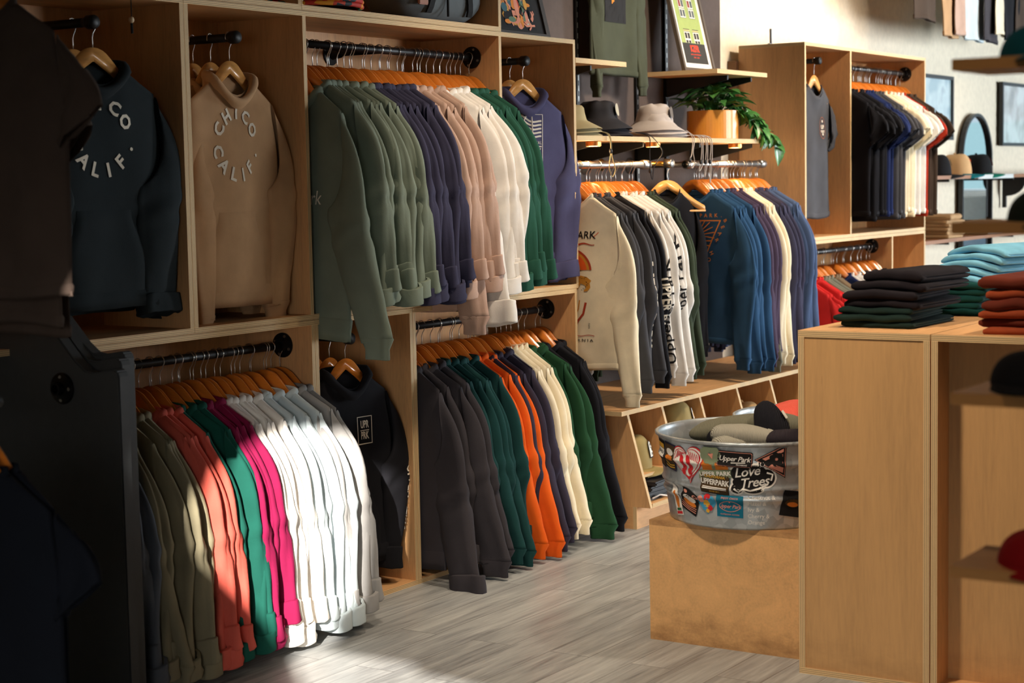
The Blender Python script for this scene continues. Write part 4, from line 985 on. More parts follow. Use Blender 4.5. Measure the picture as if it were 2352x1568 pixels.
def folded(name, label, cat, w, d, h, loc, rz, mat, seed, group, sag=0.0):
    me = fold_mesh(name, w, d, h, seed, sag); me.materials.append(mat)
    return tag(place(name, me, None, loc, (0, 0, rz)), label, cat, group)

# jeans on the counter
denim = {k: fabric('denim_'+k, v, 0.95, 0.2) for k, v in dict(green=(24, 42, 38), black=(26, 22, 27), teal=(20, 66, 64), sky=(130, 196, 226), rust=(150, 66, 36), darkrust=(98, 40, 26)).items()}
z = 1.074
TOPW = ['lowest', 'second-lowest', 'third from the bottom', 'fourth from the bottom', 'fifth from the bottom', 'sixth from the bottom', 'topmost']
for i in range(7):
    k = 'green' if i < 3 else 'black'; h = 0.021 if i < 3 else (0.028 if i < 6 else 0.034)
    folded('folded_jeans', f'{"dark green" if i < 3 else "black"} folded jeans, {TOPW[i]} in the stack nearest the counter corner', 'jeans', 0.235+0.01*(i % 2)-(0.04 if i == 6 else 0), 0.34, h, (5.185+(0.0, -0.012, 0.004, 0.02, 0.01, 0.035, 0.05)[i], 2.025+(0.0, 0.012, 0.008, -0.006, -0.004, -0.022, -0.03)[i], z), radians((-2, 3, 1, -3, 2, -4, -7)[i]), denim[k], 30+i, 'folded jeans on the counters', 0.006 if i > 2 else 0); z += h*0.97
z = 1.074
for i in range(5):
    h = 0.023; folded('folded_jeans', f'teal folded jeans, {("lowest", "second-lowest", "middle one", "second from the top", "topmost")[i]} of the teal stack under the sky blue pairs', 'jeans', 0.24, 0.34, h, (5.72+0.01*(i % 2), 1.985+0.012*((i*3) % 4-1.5), z), radians((2, -3, 4, 0, -4)[i]), denim['teal'], 50+i, 'folded jeans on the counters'); z += h*0.97
for i in range(5):
    h = 0.022; folded('folded_jeans', f'sky blue folded jeans, {("lowest", "second-lowest", "middle one", "second from the top", "topmost")[i]} of the slipping sky blue pile', 'jeans', 0.25, 0.33, h, (5.75+0.012*i, 1.965-0.012*i, z+0.002*i), radians(-8-4*i), denim['sky'], 70+i, 'folded jeans on the counters', 0.02); z += h*1.0
z = 1.074
for i in range(6):
    h = (0.022, 0.026, 0.026, 0.03, 0.034, 0.034)[i]; folded('folded_jeans', f'{"dark rust" if i % 2 else "rust"} folded jeans, {("lowest", "second-lowest", "third from the bottom", "third from the top", "second from the top", "topmost")[i]} of the rust stack', 'jeans', 0.26, 0.36, h, (5.10+0.012*((i*2) % 3), 1.545+0.008*((i*3) % 4-1.5), z), radians((2, -2, 4, -3, 1, -4)[i]), denim['darkrust' if i % 2 else 'rust'], 90+i, 'folded jeans on the counters', 0.004); z += h*0.97

# caps ---------------------------------------------------------------
def cap(label, loc, rz, crown, brim, patch=None, group=None, sc=1.0, quilt=False, tall=1.0):
    t = thing('cap', label, 'cap', loc, rz, group); t.scale = (sc, sc, sc*tall)
    mb = MB(); R = []
    for i in range(13):
        v = i/12; r = 0.088*cos(v*pi/2*0.985)**0.62; ring = []
        for j in range(32):
            a = 2*pi*j/32; f = max(0, -sin(a)); rr = r*(1+0.03*cos(6*a)*(1-v)*0.35)
            q = 1.0
            if quilt: q += 0.018*abs(sin(a*9))*abs(sin(v*9))
            ring.append((rr*q*cos(a)*0.95, rr*q*sin(a)*(1.06), 0.115*sin(v*pi/2)+0.012*f*v*(1-v)*4))
        R.append(ring)
    mb.rings(R, True, False, True); mb.build('crown', crown, t, smooth=True)
    mb = MB(); mb.lathe([(0, 0.124), (0.007, 0.121), (0.008, 0.116), (0, 0.114)], 12); mb.build('button', crown, t, smooth=True)
    mb = MB(); R = []
    for i in range(7):
        q = i/6; ring = []
        for side in (1, -1):
            for j in range(15):
                a = -pi+pi*(j+0)/14 if side > 0 else -pi*(j)/14
                x0, y0 = 0.083*cos(a), 0.092*sin(a)*1.0; L2 = 0.075*max(0, sin(-a))**0.6
                x = x0*(1+0.04*q); y = y0-L2*q; zz = 0.006-0.020*(x/0.085)**2*q-0.006*q
                ring.append((x, y, zz+(0.0018 if side > 0 else -0.0018)))
        R.append(ring)
    mb.rings(R, True, True, True); mb.build('brim', brim, t, smooth=True)
    if patch:
        def fn(x, y, o):
            a = -pi/2+x/0.088; v = 0.36+y/0.18; v = max(0.02, min(0.95, v)); r = 0.088*cos(v*pi/2*0.985)**0.62+0.004+o
            return Vector((r*cos(a)*0.95, r*sin(a)*1.06-0.001, 0.115*sin(v*pi/2)+0.012*v*(1-v)*4))
        decal('patch', patch, fn, t, cell=0.012)
    return t
OLV = fabric('olive_quilted_nylon', (150, 132, 84), 0.7, 0.12); WHT = ink('patch_white', (236, 232, 222)); BKI = ink('patch_black', (24, 24, 26)); AMB = ink('patch_amber', (224, 160, 74))
arch = [(poly([(-0.03, -0.03), (0.03, -0.03)]+[(0.03*cos(radians(a)), 0.002+0.032*sin(radians(a))) for a in range(0, 181, 15)]), BKI, 1), (poly([(-0.026, -0.026), (0.026, -0.026)]+[(0.026*cos(radians(a)), 0.002+0.028*sin(radians(a))) for a in range(0, 181, 15)]), WHT, 2), (disc(0, -0.002, 0.007), BKI, 3)]
for k in range(9): arch.append((line([(0.011*cos(radians(20*k+10)), 0.002+0.011*sin(radians(20*k+10))), (0.02*cos(radians(20*k+10)), 0.002+0.02*sin(radians(20*k+10)))], 0.003), BKI, 3))
arch.append((xf(text2d('PARK', 0.012, 0.02, 1.1), 0, -0.018), BKI, 3))
oval = [(disc(0, 0, 0.022, 0.032), BKI, 1), (disc(0, 0, 0.0185, 0.0285), WHT, 2), (disc(0, -0.003, 0.012, 0.018), AMB, 3), (rect(-0.008, -0.01, 0.008, -0.007), WHT, 4), (xf(text2d('CHICO', 0.008, 0.01), 0, 0.02), BKI, 4)]
cap('olive quilted cap with arched white patch, in the first slanted bin', (6.965, 3.90, 0.237), radians(20), OLV, OLV, arch, 'olive caps in the slanted bins', 1.15, True, 1.15)
cap('olive quilted cap with oval amber patch, in the second slanted bin', (7.36, 3.895, 0.335), radians(24), OLV, OLV, oval, 'olive caps in the slanted bins', 1.22, True, 1.15)
BKF = fabric('cap_black', (26, 25, 27)); TNF = fabric('cap_tan', (214, 172, 124))
cap('olive cap low behind the tub in the third slanted bin', (7.74, 3.90, 0.215), radians(15), OLV, OLV, None, 'olive caps in the slanted bins', 1.1, True, 1.15)
cap('tan cap peeking over the tub rim in the fourth slanted bin', (8.14, 3.90, 0.225), radians(10), fabric('cap_khaki', (176, 140, 94)), OLV, None, 'olive caps in the slanted bins', 1.2, True, 1.3)
cap('olive cap beside the coral beanies in the fifth slanted bin', (8.46, 3.92, 0.215), radians(15), OLV, OLV, None, 'olive caps in the slanted bins', 1.1, True, 1.15)
for k, (bx, bz) in enumerate(((7.68, 0.118), (8.07, 0.118), (8.46, 0.118))):
    cap(f'dark cap under the {"olive" if k != 1 else "tan"} cap of the {("third", "fourth", "fifth")[k]} slanted bin', (bx, 3.93, bz), radians(12), fabric('cap_brown', (74, 60, 44)), BKF, None, 'caps under other caps in the bins', 1.1)
NY = plain('black_nylon', (24, 22, 24), 0.5)
for k in range(4):
    mb = MB(); mb.box(-0.13, 0.13, -0.17, 0.17, 0, 0.020); o = mb.build('flat_pouch', NY, None, (6.97+0.004*(k % 2), 3.91-0.01*k, 0.118+0.0225*k), (0, 0, radians((2, -3, 1, 4)[k])), bevel=0.006)
    tag(o, f'black flat pouch, {("lowest", "second-lowest", "third", "topmost")[k]} of the stack in the first slanted bin', 'pouch', 'black pouches in the first bin')
    if k == 0:
        mb = MB(); mb.tube([(-0.10, -0.175, 0.012), (-0.04, -0.182, 0.02), (0.02, -0.19, 0.006), (0.06, -0.20, 0.004), (0.09, -0.205, 0.004)], 0.004, 8); mb.tube([(0.09, -0.205, 0.004), (0.11, -0.19, 0.012), (0.12, -0.175, 0.02)], 0.004, 8); mb.build('pull_cord', fabric('cord_white', (228, 224, 220)), o, smooth=True)
        mb = MB(); mb.lathe([(0, -0.013), (0.009, -0.009), (0.013, 0), (0.009, 0.009), (0, 0.013)], 14); mb.build('bead', plain('wood_bead', (196, 150, 96), 0.5), o, (0.03, -0.195, 0.008), smooth=True)

# stickered galvanised tubs ----------------------------------------------
def galv():
    m, nt, b = nodes('galvanised_sheet'); v = mapping(nt, (1, 1, 1))
    vo = N(nt, 'ShaderNodeTexVoronoi'); vo.inputs['Scale'].default_value = 38; L(nt, v, vo.inputs['Vector'])
    L(nt, ramp(nt, vo.outputs['Color'], [(0.2, lin(168, 176, 180)), (0.8, lin(200, 206, 208))]), b.inputs['Base Color'])
    b.inputs['Metallic'].default_value = 0.65
    L(nt, ramp(nt, noise_tex(nt, v, 12, 3), [(0.3, (0.34, 0.34, 0.34, 1)), (0.7, (0.48, 0.48, 0.48, 1))]), b.inputs['Roughness']); return m
GALV = galv()
def tub_r(z, H, r0, r1):
    r = r0+(r1-r0)*z/H
    for zr in (0.10, 0.135, 0.215): r += 0.008*exp(-((z-zr)/0.008)**2)
    return r
def tub(label, loc, r0, r1, H, rz=0):
    t = thing('metal_tub', label, 'tub', loc, rz)
    mb = MB(); prof = [(0.001, 0.006), (r0-0.004, 0.006), (r0, 0.0)]+[(tub_r(H*i/48, H, r0, r1), H*i/48) for i in range(1, 48)]+[(r1+0.001, H-0.008), (r1+0.008, H-0.004), (r1+0.009, H+0.003), (r1+0.002, H+0.006), (r1-0.004, H+0.001)]+[(tub_r(H*i/20, H, r0, r1)-0.003, H*i/20) for i in range(19, 0, -1)]+[(0.001, 0.010)]
    mb.lathe(prof, 80); mb.build('bucket', GALV, t, smooth=True)
    for a in (radians(118), radians(-62)):
        mb = MB(); rr = r1-0.004; pts = [(rr*cos(a+q), rr*sin(a+q), H-0.04-0.035*sin(pi*k/10)) for k, q in ((i, -0.16+0.032*i) for i in range(11))]
        mb.tube([(p[0]*0.985, p[1]*0.985, p[2]) for p in pts], 0.004, 8)
        for q in (-0.16, 0.16): mb.lathe([(0, 0.004), (0.006, 0.003), (0.007, 0)], 10, (rr*cos(a+q)*0.985, rr*sin(a+q)*0.985, H-0.04))
        mb.build('handle', STEEL, t, smooth=True)
    return t
TR0, TR1, TH = 0.285, 0.325, 0.285
tb = tub('round galvanised tub covered in stickers, dark and grey beanies inside', (5.43, 2.555, 0.408), TR0, TR1, TH)
VIEW = atan2(-2.555, -5.43)          # outward angle of the tub side that faces the shop entrance
def tubmap(ang, zc, rot=0.0):
    def fn(x, y, o):
        c, s = cos(rot), sin(rot); X, Y = x*c-y*s, x*s+y*c
        z_ = max(0.004, min(TH-0.012, zc+Y)); r = tub_r(z_, TH, TR0, TR1)+0.0012+o; a = ang+X/0.31
        return Vector((r*cos(a), r*sin(a), z_))
    return fn
def stick(name, layers, deg, zc, rot=0.0, k=1.0):
    L2 = [(xf(sh, 0, 0, 0, k, k), m, lv) for sh, m, lv in layers]
    return decal(name, L2, tubmap(VIEW+radians(deg), zc, radians(rot)), tb, 0.0009, 0.012)
SW, SK, SR, STL, SBR, SG = ink('sticker_white', (240, 236, 228)), ink('sticker_black', (26, 24, 24)), ink('sticker_red', (206, 44, 50)), ink('sticker_teal', (22, 112, 140)), ink('sticker_brown', (74, 56, 34)), ink('sticker_sage', (128, 140, 112))
SO, SY, SBL, SPK = ink('sticker_orange', (222, 128, 48)), ink('sticker_yellow', (226, 172, 60)), ink('sticker_blue', (70, 160, 200)), ink('sticker_pink', (224, 150, 130))
def heart(s, dy=0): return poly([(s*0.0625*16*sin(a)**3, s*0.0625*(13*cos(a)-5*cos(2*a)-2*cos(3*a)-cos(4*a))+dy) for a in [2*pi*i/40 for i in range(40)]])
# angles: negative = towards the wall side (left in the entrance view)
hl = [(heart(0.066), SR, 1), (heart(0.061), SW, 2), (heart(0.055), SR, 3), (heart(0.052), SW, 4)]
for k in range(6): hl += [(line([(-0.048+0.009*k, 0.01+0.004*k), (-0.03+0.006*k, 0.036-0.002*k)], 0.0035), SR, 5), (line([(0.012+0.008*k, 0.036-0.003*k), (0.02+0.006*k, 0.008-0.002*k)], 0.003), SR, 5)]
for cx in (-0.014, 0.012):
    for q in range(4): hl.append((disc(cx+0.004*((q*7) % 3-1), 0.012-0.014*q, 0.008, 0.011, 12), SR, 6))
hl += [(poly([(-0.02, -0.04), (0.0, -0.056), (0.022, -0.038), (0.0, -0.046)]), SR, 5)]
stick('sticker', hl, -43, 0.215, 4, 1.05)
stick('sticker', [(rect(-0.03, -0.045, 0.03, 0.045), SK, 1), (rect(-0.027, 0.02, 0.027, 0.036), SY, 2), (rect(-0.027, -0.01, 0.027, 0.018), SW, 2), (rect(-0.027, -0.04, 0.027, -0.018), SBR, 2), (xf(text2d('CHICO', 0.014, 0.02), 0, 0.004), SK, 3)], -73, 0.225, -6)
stick('sticker', [(rect(-0.035, -0.045, 0.035, 0.045), ink('sticker_navy', (42, 44, 78)), 1), (rect(-0.031, -0.041, 0.031, 0.041), SBR, 2), (disc(0, 0.015, 0.02, 0.012), SW, 3), (disc(0.002, -0.004, 0.024, 0.008), SO, 3), (line([(-0.028, -0.02), (0, -0.03), (0.028, -0.024)], 0.004), SY, 3), (line([(-0.028, -0.032), (0, -0.037), (0.028, -0.032)], 0.003), SY, 3)], -60, 0.222, -8)
tr = [(rect(-0.045, -0.03, 0.05, 0.03), SO, 1), (poly([(-0.062, -0.06), (0.066, -0.05), (0.06, -0.022), (-0.06, -0.03)]), SG, 2), (xf(text2d('UPPER PARK', 0.021, 0.02), 0, -0.040, radians(4)), SW, 3), (rect(-0.006, -0.024, 0.006, 0.0), SG, 3)]
for k in range(9): tr.append((disc(-0.012+0.022*cos(k*0.7), 0.028+0.02*sin(k*0.7), 0.016, 0.015, 12), SG, 3))
tr.append((poly([(-0.02, 0.03), (0.0, 0.032), (-0.004, 0.012)]), SPK, 4))
stick('sticker', tr, -24, 0.222, 0, 0.95)
def rrect(w, h, r): return poly([(sx*(w-r)+r*cos(a), sy*(h-r)+r*sin(a)) for sx, sy, a0 in ((1, 1, 0), (-1, 1, 90), (-1, -1, 180), (1, -1, 270)) for a in [radians(a0+15*i) for i in range(7)]])
stick('sticker', [(rrect(0.058, 0.026, 0.006), SK, 1), (rrect(0.055, 0.0232, 0.005), SPK, 2), (rrect(0.0535, 0.0216, 0.005), SK, 3), (xf(text2d('Upper Park', 0.023, 0.012, 0.92, shear=0.3), 0, 0.001), SW, 4), (line([(-0.01, -0.012), (0.035, -0.009)], 0.0022), SW, 4), (xf(text2d('PROVISIONS', 0.006, 0.0), 0.024, -0.0165), SW, 4)], -11.5, 0.236, -3)
stick('sticker', [(rect(-0.055, -0.036, 0.055, 0.036), SK, 1), (rect(-0.053, -0.034, 0.053, 0.034), SBR, 2), (xf(text2d('CALIFORNIA', 0.013, 0.02, 1.05), 0, 0.026), SY, 3), (xf(text2d('UPPERPARK', 0.026, 0.028, 0.95), 0, 0.006, 0, 0.82, 1.05), SW, 3), (rect(-0.046, -0.0125, 0.046, -0.010), SW, 3), (rect(-0.046, -0.0185, 0.046, -0.0145), SW, 3), (xf(text2d('SINCE 2011', 0.008, 0.02), 0, -0.027), SY, 3)], -24.5, 0.150, -4, 0.92)
# script sticker: white-edged black blob with lettering and a swash
bl = [(disc(x, y, rx+0.006, ry+0.006), SW, 1) for x, y, rx, ry in ((-0.03, 0.022, 0.035, 0.03), (0.015, 0.026, 0.04, 0.028), (0.055, 0.008, 0.028, 0.03), (0.0, -0.008, 0.06, 0.026), (-0.045, -0.03, 0.02, 0.018), (0.01, -0.034, 0.03, 0.012), (0.04, 0.058, 0.012, 0.012))]
bl += [(disc(x, y, rx, ry), SK, 2) for x, y, rx, ry in ((-0.03, 0.022, 0.035, 0.03), (0.015, 0.026, 0.04, 0.028), (0.055, 0.008, 0.028, 0.03), (0.0, -0.008, 0.06, 0.026), (-0.045, -0.03, 0.02, 0.018), (0.01, -0.034, 0.03, 0.012), (0.04, 0.058, 0.012, 0.012))]
bl += [(xf(text2d('Love', 0.046, 0.012, 0.95, shear=0.35), -0.012, 0.028, radians(8)), SW, 3), (xf(text2d('Trees', 0.046, 0.012, 0.92, shear=0.35), 0.012, -0.008, radians(8)), SW, 3), (line([(-0.055, -0.03), (-0.04, -0.042), (-0.025, -0.03), (0.0, -0.036), (0.03, -0.028), (0.06, -0.014)], 0.006), SW, 3), (line([(0.055, 0.026), (0.075, 0.02), (0.07, -0.002)], 0.006), SW, 3)]
bl += [(disc(0.04, 0.056, 0.008, 0.008, 12), SW, 3), (disc(0.04, 0.056, 0.006, 0.006, 12), SK, 4)]
stick('sticker', bl, -2.5, 0.168, 0, 0.95)
tri = [(poly([(-0.055, 0.0), (0.045, 0.052), (0.045, -0.062)]), SK, 1), (poly([(-0.051, 0.0), (0.0425, 0.048), (0.0425, -0.0575)]), SPK, 2), (poly([(-0.047, 0.0), (0.0405, 0.0445), (0.0405, -0.053)]), SK, 3)]
for k in range(7): tri.append((disc(0.014+0.014*cos(k*0.9), 0.002+0.014*sin(k*0.9), 0.010, 0.010, 10), SK, 5))
tri += [(poly([(-0.03, 0.004), (0.036, 0.036), (0.036, 0.026), (-0.02, -0.002)]), SPK, 4), (poly([(-0.012, -0.022), (0.036, -0.044), (0.036, -0.026), (0.0, -0.012)]), SPK, 4), (rect(-0.004, -0.012, 0.034, 0.018), SPK, 4)]
stick('sticker', tri, 10, 0.235, 0)
stick('sticker', [(poly([(0.022*cos(a), 0.0+0.055*sin(a) if sin(a) > 0 else -0.05*(1 if abs(cos(a)) > 0.2 else 1)) for a in [2*pi*i/36 for i in range(36)]]), SW, 1), (disc(0, 0.004, 0.011, 0.03), SO, 2), (rect(-0.014, -0.034, 0.014, -0.026), ink('sticker_green', (40, 100, 60)), 2), (rect(-0.018, -0.046, 0.018, -0.037), SR, 2)], -58, 0.075, 8)
stick('sticker', [(rect(-0.042, -0.04, 0.042, 0.04), SK, 1), (disc(0, 0.012, 0.028, 0.011), SW, 2), (disc(0.002, -0.003, 0.032, 0.01), SO, 2)]+[(line([(-0.038, -0.012-0.008*k), (0.0, -0.018-0.006*k), (0.038, -0.012-0.008*k)], 0.0028), SPK, 2) for k in range(3)]+[(disc(-0.028, 0.028, 0.009, 0.006), SPK, 2), (disc(0.024, 0.03, 0.012, 0.006), SPK, 2)], -45, 0.080, -22, 0.95)
hb = [(heart(0.036), SBL, 1)]
for (x, y, r_, m_) in ((-0.02, 0.014, 0.012, SPK), (0.006, 0.022, 0.012, SR), (0.0, 0.0, 0.013, SY), (0.018, 0.01, 0.010, SBL), (0.012, -0.014, 0.010, SR), (-0.01, -0.014, 0.010, SBL), (0.002, -0.024, 0.007, SY)): hb.append((disc(x, y, r_, r_, 14), m_, 2))
stick('sticker', hb, -31, 0.082, 0)
stick('sticker', [(rect(-0.05, -0.04, 0.05, 0.04), STL, 1), (xf(text2d('Upper Park', 0.019, 0.008, 0.95, shear=0.25), 0, 0), SPK, 2), (ringp(0, -0.04, 0.058, 0.060, 24, radians(50), radians(130)), SPK, 2), (ringp(0, 0.04, 0.058, 0.060, 24, radians(230), radians(310)), SPK, 2), (disc(0, 0.016, 0.003), SPK, 2), (xf(text2d('ENJOY CHICO', 0.009, 0.01, 1.1), 0, 0.030), SPK, 2), (xf(text2d('OUTDOOR GOODS', 0.0075, 0.01, 1.1), 0, -0.030), SPK, 2)], -15.5, 0.078, -2, 0.92)
stick('lettering', [(xf(text2d(tx, 0.0185, 0.008, 1.0, align='LEFT'), -0.035, 0.042-0.020*k), SW, 1) for k, tx in enumerate(('Chestnut &', 'Hazel &', 'Ivy &', 'Cherry &', 'Orange'))], 2.5, 0.066, -1, 1.05)
stick('sticker', [(rect(-0.04, -0.045, 0.04, 0.04), SK, 1), (disc(0, 0, 0.028, 0.014), SBR, 2), (disc(0.0, -0.005, 0.02, 0.008), SO, 3)], 24, 0.088, -10)
tb2 = tub('round galvanised tub behind the stickered tub, coral beanies inside', (6.14, 2.625, 0.372), 0.27, 0.31, 0.285)
def knit(k, rgb): return fabric('knit_'+k, rgb, 0.95, 0.06, rib=True)
def beanie(label, x, y, z, a, b, c, rot, tilt, mat, seed, labelpatch=False, group='beanies in the tubs', pitch=0.0, e=0.75):
    t = thing('beanie', label, 'beanie', (x, y, z), rot, group)
    mb = MB(); pillow(mb, 0, 0, 0, a, b, c, 0, tilt, e, seed, 0.008, pitch=pitch); mb.build('crown', mat, t, smooth=True)
    mb = MB(); R = []
    M = Matrix.Rotation(tilt, 3, 'Y') @ Matrix.Rotation(pitch, 3, 'X')
    for q, s_ in ((0.52, 1.0), (0.54, 1.06), (0.86, 1.05), (0.88, 0.98)):
        ring = []
        for j in range(28):
            u = 2*pi*j/28; w = (1-abs(q)**2.4)**0.5
            ring.append(M @ Vector((a*q, b*max(w, 0.6)*cos(u)*s_, c*max(w, 0.75)*sin(u)*s_)))
        R.append(ring)
    mb.rings(R, True, False, True); mb.build('folded_brim', mat, t, smooth=True)
    if labelpatch:
        mb = MB(); p = [M @ Vector((-a*0.35, b*0.30*s1-0.0, c*1.0+0.004)) for s1 in (-1, 1)]+[M @ Vector((-a*0.02, b*0.30*s1, c*1.06+0.004)) for s1 in (1, -1)]
        mb.face(p); mb.face([q+Vector((0, 0, 0.002)) for q in p]); mb.build('woven_label', WHT, t)
KG, KO, KB, KD = knit('dove', (168, 164, 150)), knit('olive', (118, 116, 98)), knit('black', (28, 28, 34)), knit('plum', (48, 42, 48))
zt = 0.408+0.245
beanie('light grey ribbed beanie lying across the front of the stickered tub', 5.30, 2.52, zt+0.035, 0.125, 0.06, 0.042, radians(-48), radians(8), KG, 1)
beanie('long olive-grey beanie curling along the back of the stickered tub', 5.42, 2.64, zt+0.045, 0.14, 0.065, 0.038, radians(-70), radians(-10), KO, 2)
beanie('black pointed beanie with white label standing in the stickered tub', 5.40, 2.48, zt+0.060, 0.085, 0.06, 0.055, radians(-75), radians(62), KB, 3, True, e=1.05)
beanie('black beanie tucked between the grey ones at the tub rim', 5.32, 2.60, zt+0.028, 0.085, 0.055, 0.04, radians(60), radians(12), KB, 4)
beanie('olive beanie with a folded edge deep in the stickered tub', 5.50, 2.45, zt+0.045, 0.10, 0.06, 0.045, radians(-40), radians(10), KO, 5)
beanie('dark plum beanie lying flat by the hidden side of the stickered tub', 5.36, 2.36, zt+0.03, 0.11, 0.06, 0.035, radians(-70), 0, KD, 6)
beanie('small pale beanie fold poking out at the front rim', 5.24, 2.55, zt+0.022, 0.06, 0.045, 0.03, radians(-30), 0, KG, 7)
KC = knit('coral', (240, 104, 88))
beanie('coral ribbed beanie heaped highest in the rear tub', 6.10, 2.70, 0.372+0.262, 0.12, 0.11, 0.075, radians(-40), radians(-6), KC, 8)
beanie('coral ribbed beanie low beside the taller coral one in the rear tub', 6.22, 2.56, 0.372+0.27, 0.12, 0.10, 0.06, radians(-70), radians(4), KC, 9)

# bucket hats on the shelf -------------------------------------------
def hat_mesh(seed, squash=1.0):
    mb = MB(); R = []
    prof = [(0.0, 0.128), (0.04, 0.130), (0.068, 0.126), (0.080, 0.112), (0.086, 0.085), (0.093, 0.052), (0.098, 0.046), (0.125, 0.024), (0.165, 0.0), (0.166, -0.003), (0.124, 0.019), (0.094, 0.04)]
    for i, (r, z) in enumerate(prof):
        ring = []
        for j in range(48):
            a = 2*pi*j/48; amp = 0.012 if z > 0.06 else 0.003; rr = max(r, 0.0005)
            w = n3(cos(a)*1.6+seed, sin(a)*1.6, z*14)*amp
            ring.append(((rr+w)*cos(a), (rr+w)*sin(a)*0.96, (z+(w*0.8 if z > 0.1 else 0)+(0.006*sin(2*a+seed) if r > 0.12 else 0))*squash))
        R.append(ring)
    mb.rings(R); return mb
def cord(mb, pts, r=0.0022): 
    # smooth the polyline
    P = [Vector(p) for p in pts]; out = []
    for i in range(len(P)-1):
        p0, p1, p2, p3 = P[max(i-1, 0)], P[i], P[i+1], P[min(i+2, len(P)-1)]
        for k in range(6):
            t = k/6; out.append(0.5*((2*p1)+(p2-p0)*t+(2*p0-5*p1+4*p2-p3)*t*t+(3*p1-p0-3*p2+p3)*t**3))
    out.append(P[-1]); mb.tube(out, r, 7)
SZ = 1.738
def bucket_hat(label, loc, mat, seed, patchm, cords, rz=0, squash=1.0, group='bucket hats on the shelf', cm=None):
    t = thing('bucket_hat', label, 'hat', loc, rz, group)
    hat_mesh(seed, squash).build('crown_and_brim', mat, t, smooth=True)
    if patchm:
        decal('patch', [(disc(0, 0, 0.021, 0.029), patchm, 1)], lambda x, y, o: Vector((x, -0.0955*cos(x/0.09)+0.002+(y)*0.16-o-0.002, 0.09+y)), t, cell=0.02)
    for k, (pts, tz) in enumerate(cords):
        mb = MB(); cord(mb, [Vector(p)-Vector(loc) for p in pts]); c_ = mb.build('chin_cord', cm or mat, t, smooth=True)
        if tz is not None:
            p = Vector(pts[tz])-Vector(loc); mb = MB(); mb.lathe([(0, -0.012), (0.006, -0.010), (0.008, 0), (0.006, 0.010), (0, 0.012)], 10, p); mb.build('cord_toggle', NY, c_, smooth=True)
    return t
HG = fabric('hat_dove_grey', (176, 166, 160), 0.8); HB_ = fabric('hat_black', (32, 31, 36), 0.75); HO = fabric('hat_khaki', (150, 138, 104), 0.8)
GX, GY = 7.74, 4.17
for k in range(3): bucket_hat(f'dove grey bucket hat, {("lowest", "second-lowest", "middle")[k]} brim of the grey stack', (GX+0.015*(k % 2), GY-0.005*k, SZ+0.004+0.009*k), HG, 20+k, None,
    [([(GX+0.10+0.05*k, 4.05, SZ+0.012), (GX+0.13+0.05*k, 4.0, SZ+0.010), (GX+0.15+0.05*k, 3.985, SZ-0.03), (GX+0.14+0.05*k, 3.985, 1.62), (GX+0.12+0.06*k, 3.985, 1.575-0.03*k), (GX+0.155+0.05*k, 3.985, 1.60), (GX+0.165+0.05*k, 3.985, 1.66), (GX+0.16+0.05*k, 3.99, SZ), (GX+0.13+0.05*k, 4.04, SZ+0.012)], 3)], squash=0.82)
bucket_hat('dove grey bucket hat on top of the grey stack, taupe oval patch', (GX, GY, SZ+0.034), HG, 25, ink('patch_taupe', (106, 98, 92)), [([(GX+0.02, 4.01, SZ+0.036), (GX+0.04, 3.985, SZ), (GX+0.03, 3.985, 1.66), (GX-0.0, 3.985, 1.63), (GX+0.03, 3.985, 1.59), (GX+0.07, 3.985, 1.62), (GX+0.05, 3.985, 1.67), (GX+0.07, 3.985, SZ), (GX+0.06, 4.02, SZ+0.034)], 3)], rz=radians(8))
BX, BY = 7.20, 4.17
for k in range(4): bucket_hat(f'black bucket hat, {("lowest", "second-lowest", "middle", "second from the top")[k]} brim of the black stack', (BX+0.012*(k % 2), BY+0.004*k, SZ+0.004+0.008*k), HB_, 30+k, None, [] if k else [([(BX+0.12, 4.04, SZ+0.02), (BX+0.15, 3.985, SZ), (BX+0.155, 3.985, 1.66), (BX+0.16, 3.985, 1.58), (BX+0.18, 3.985, 1.54), (BX+0.20, 3.985, 1.60), (BX+0.28, 3.985, 1.66), (BX+0.25, 3.985, 1.70), (BX+0.16, 3.99, SZ+0.01), (BX+0.13, 4.04, SZ+0.02)], 3)], squash=0.82)
bucket_hat('black bucket hat on top of the black stack, cream oval patch', (BX, BY, SZ+0.036), HB_, 36, ink('patch_bone', (170, 164, 146)), [], rz=radians(10))
OX, OY = 6.90, 4.16
for k in range(3): bucket_hat(f'khaki bucket hat, {("lowest", "middle", "topmost")[k]} of the khaki stack half behind the wardrobe', (OX, OY, SZ+0.004+0.014*k), HO, 40+k, None, [] if k else [([(OX+0.06, 4.02, SZ+0.02), (OX+0.075, 3.985, SZ), (OX+0.09, 3.985, 1.67), (OX+0.075, 3.985, 1.60), (OX+0.10, 3.985, 1.555), (OX+0.13, 3.985, 1.59), (OX+0.10, 3.985, 1.65), (OX+0.085, 3.985, SZ), (OX+0.07, 4.02, SZ+0.02)], 2)], squash=0.82)

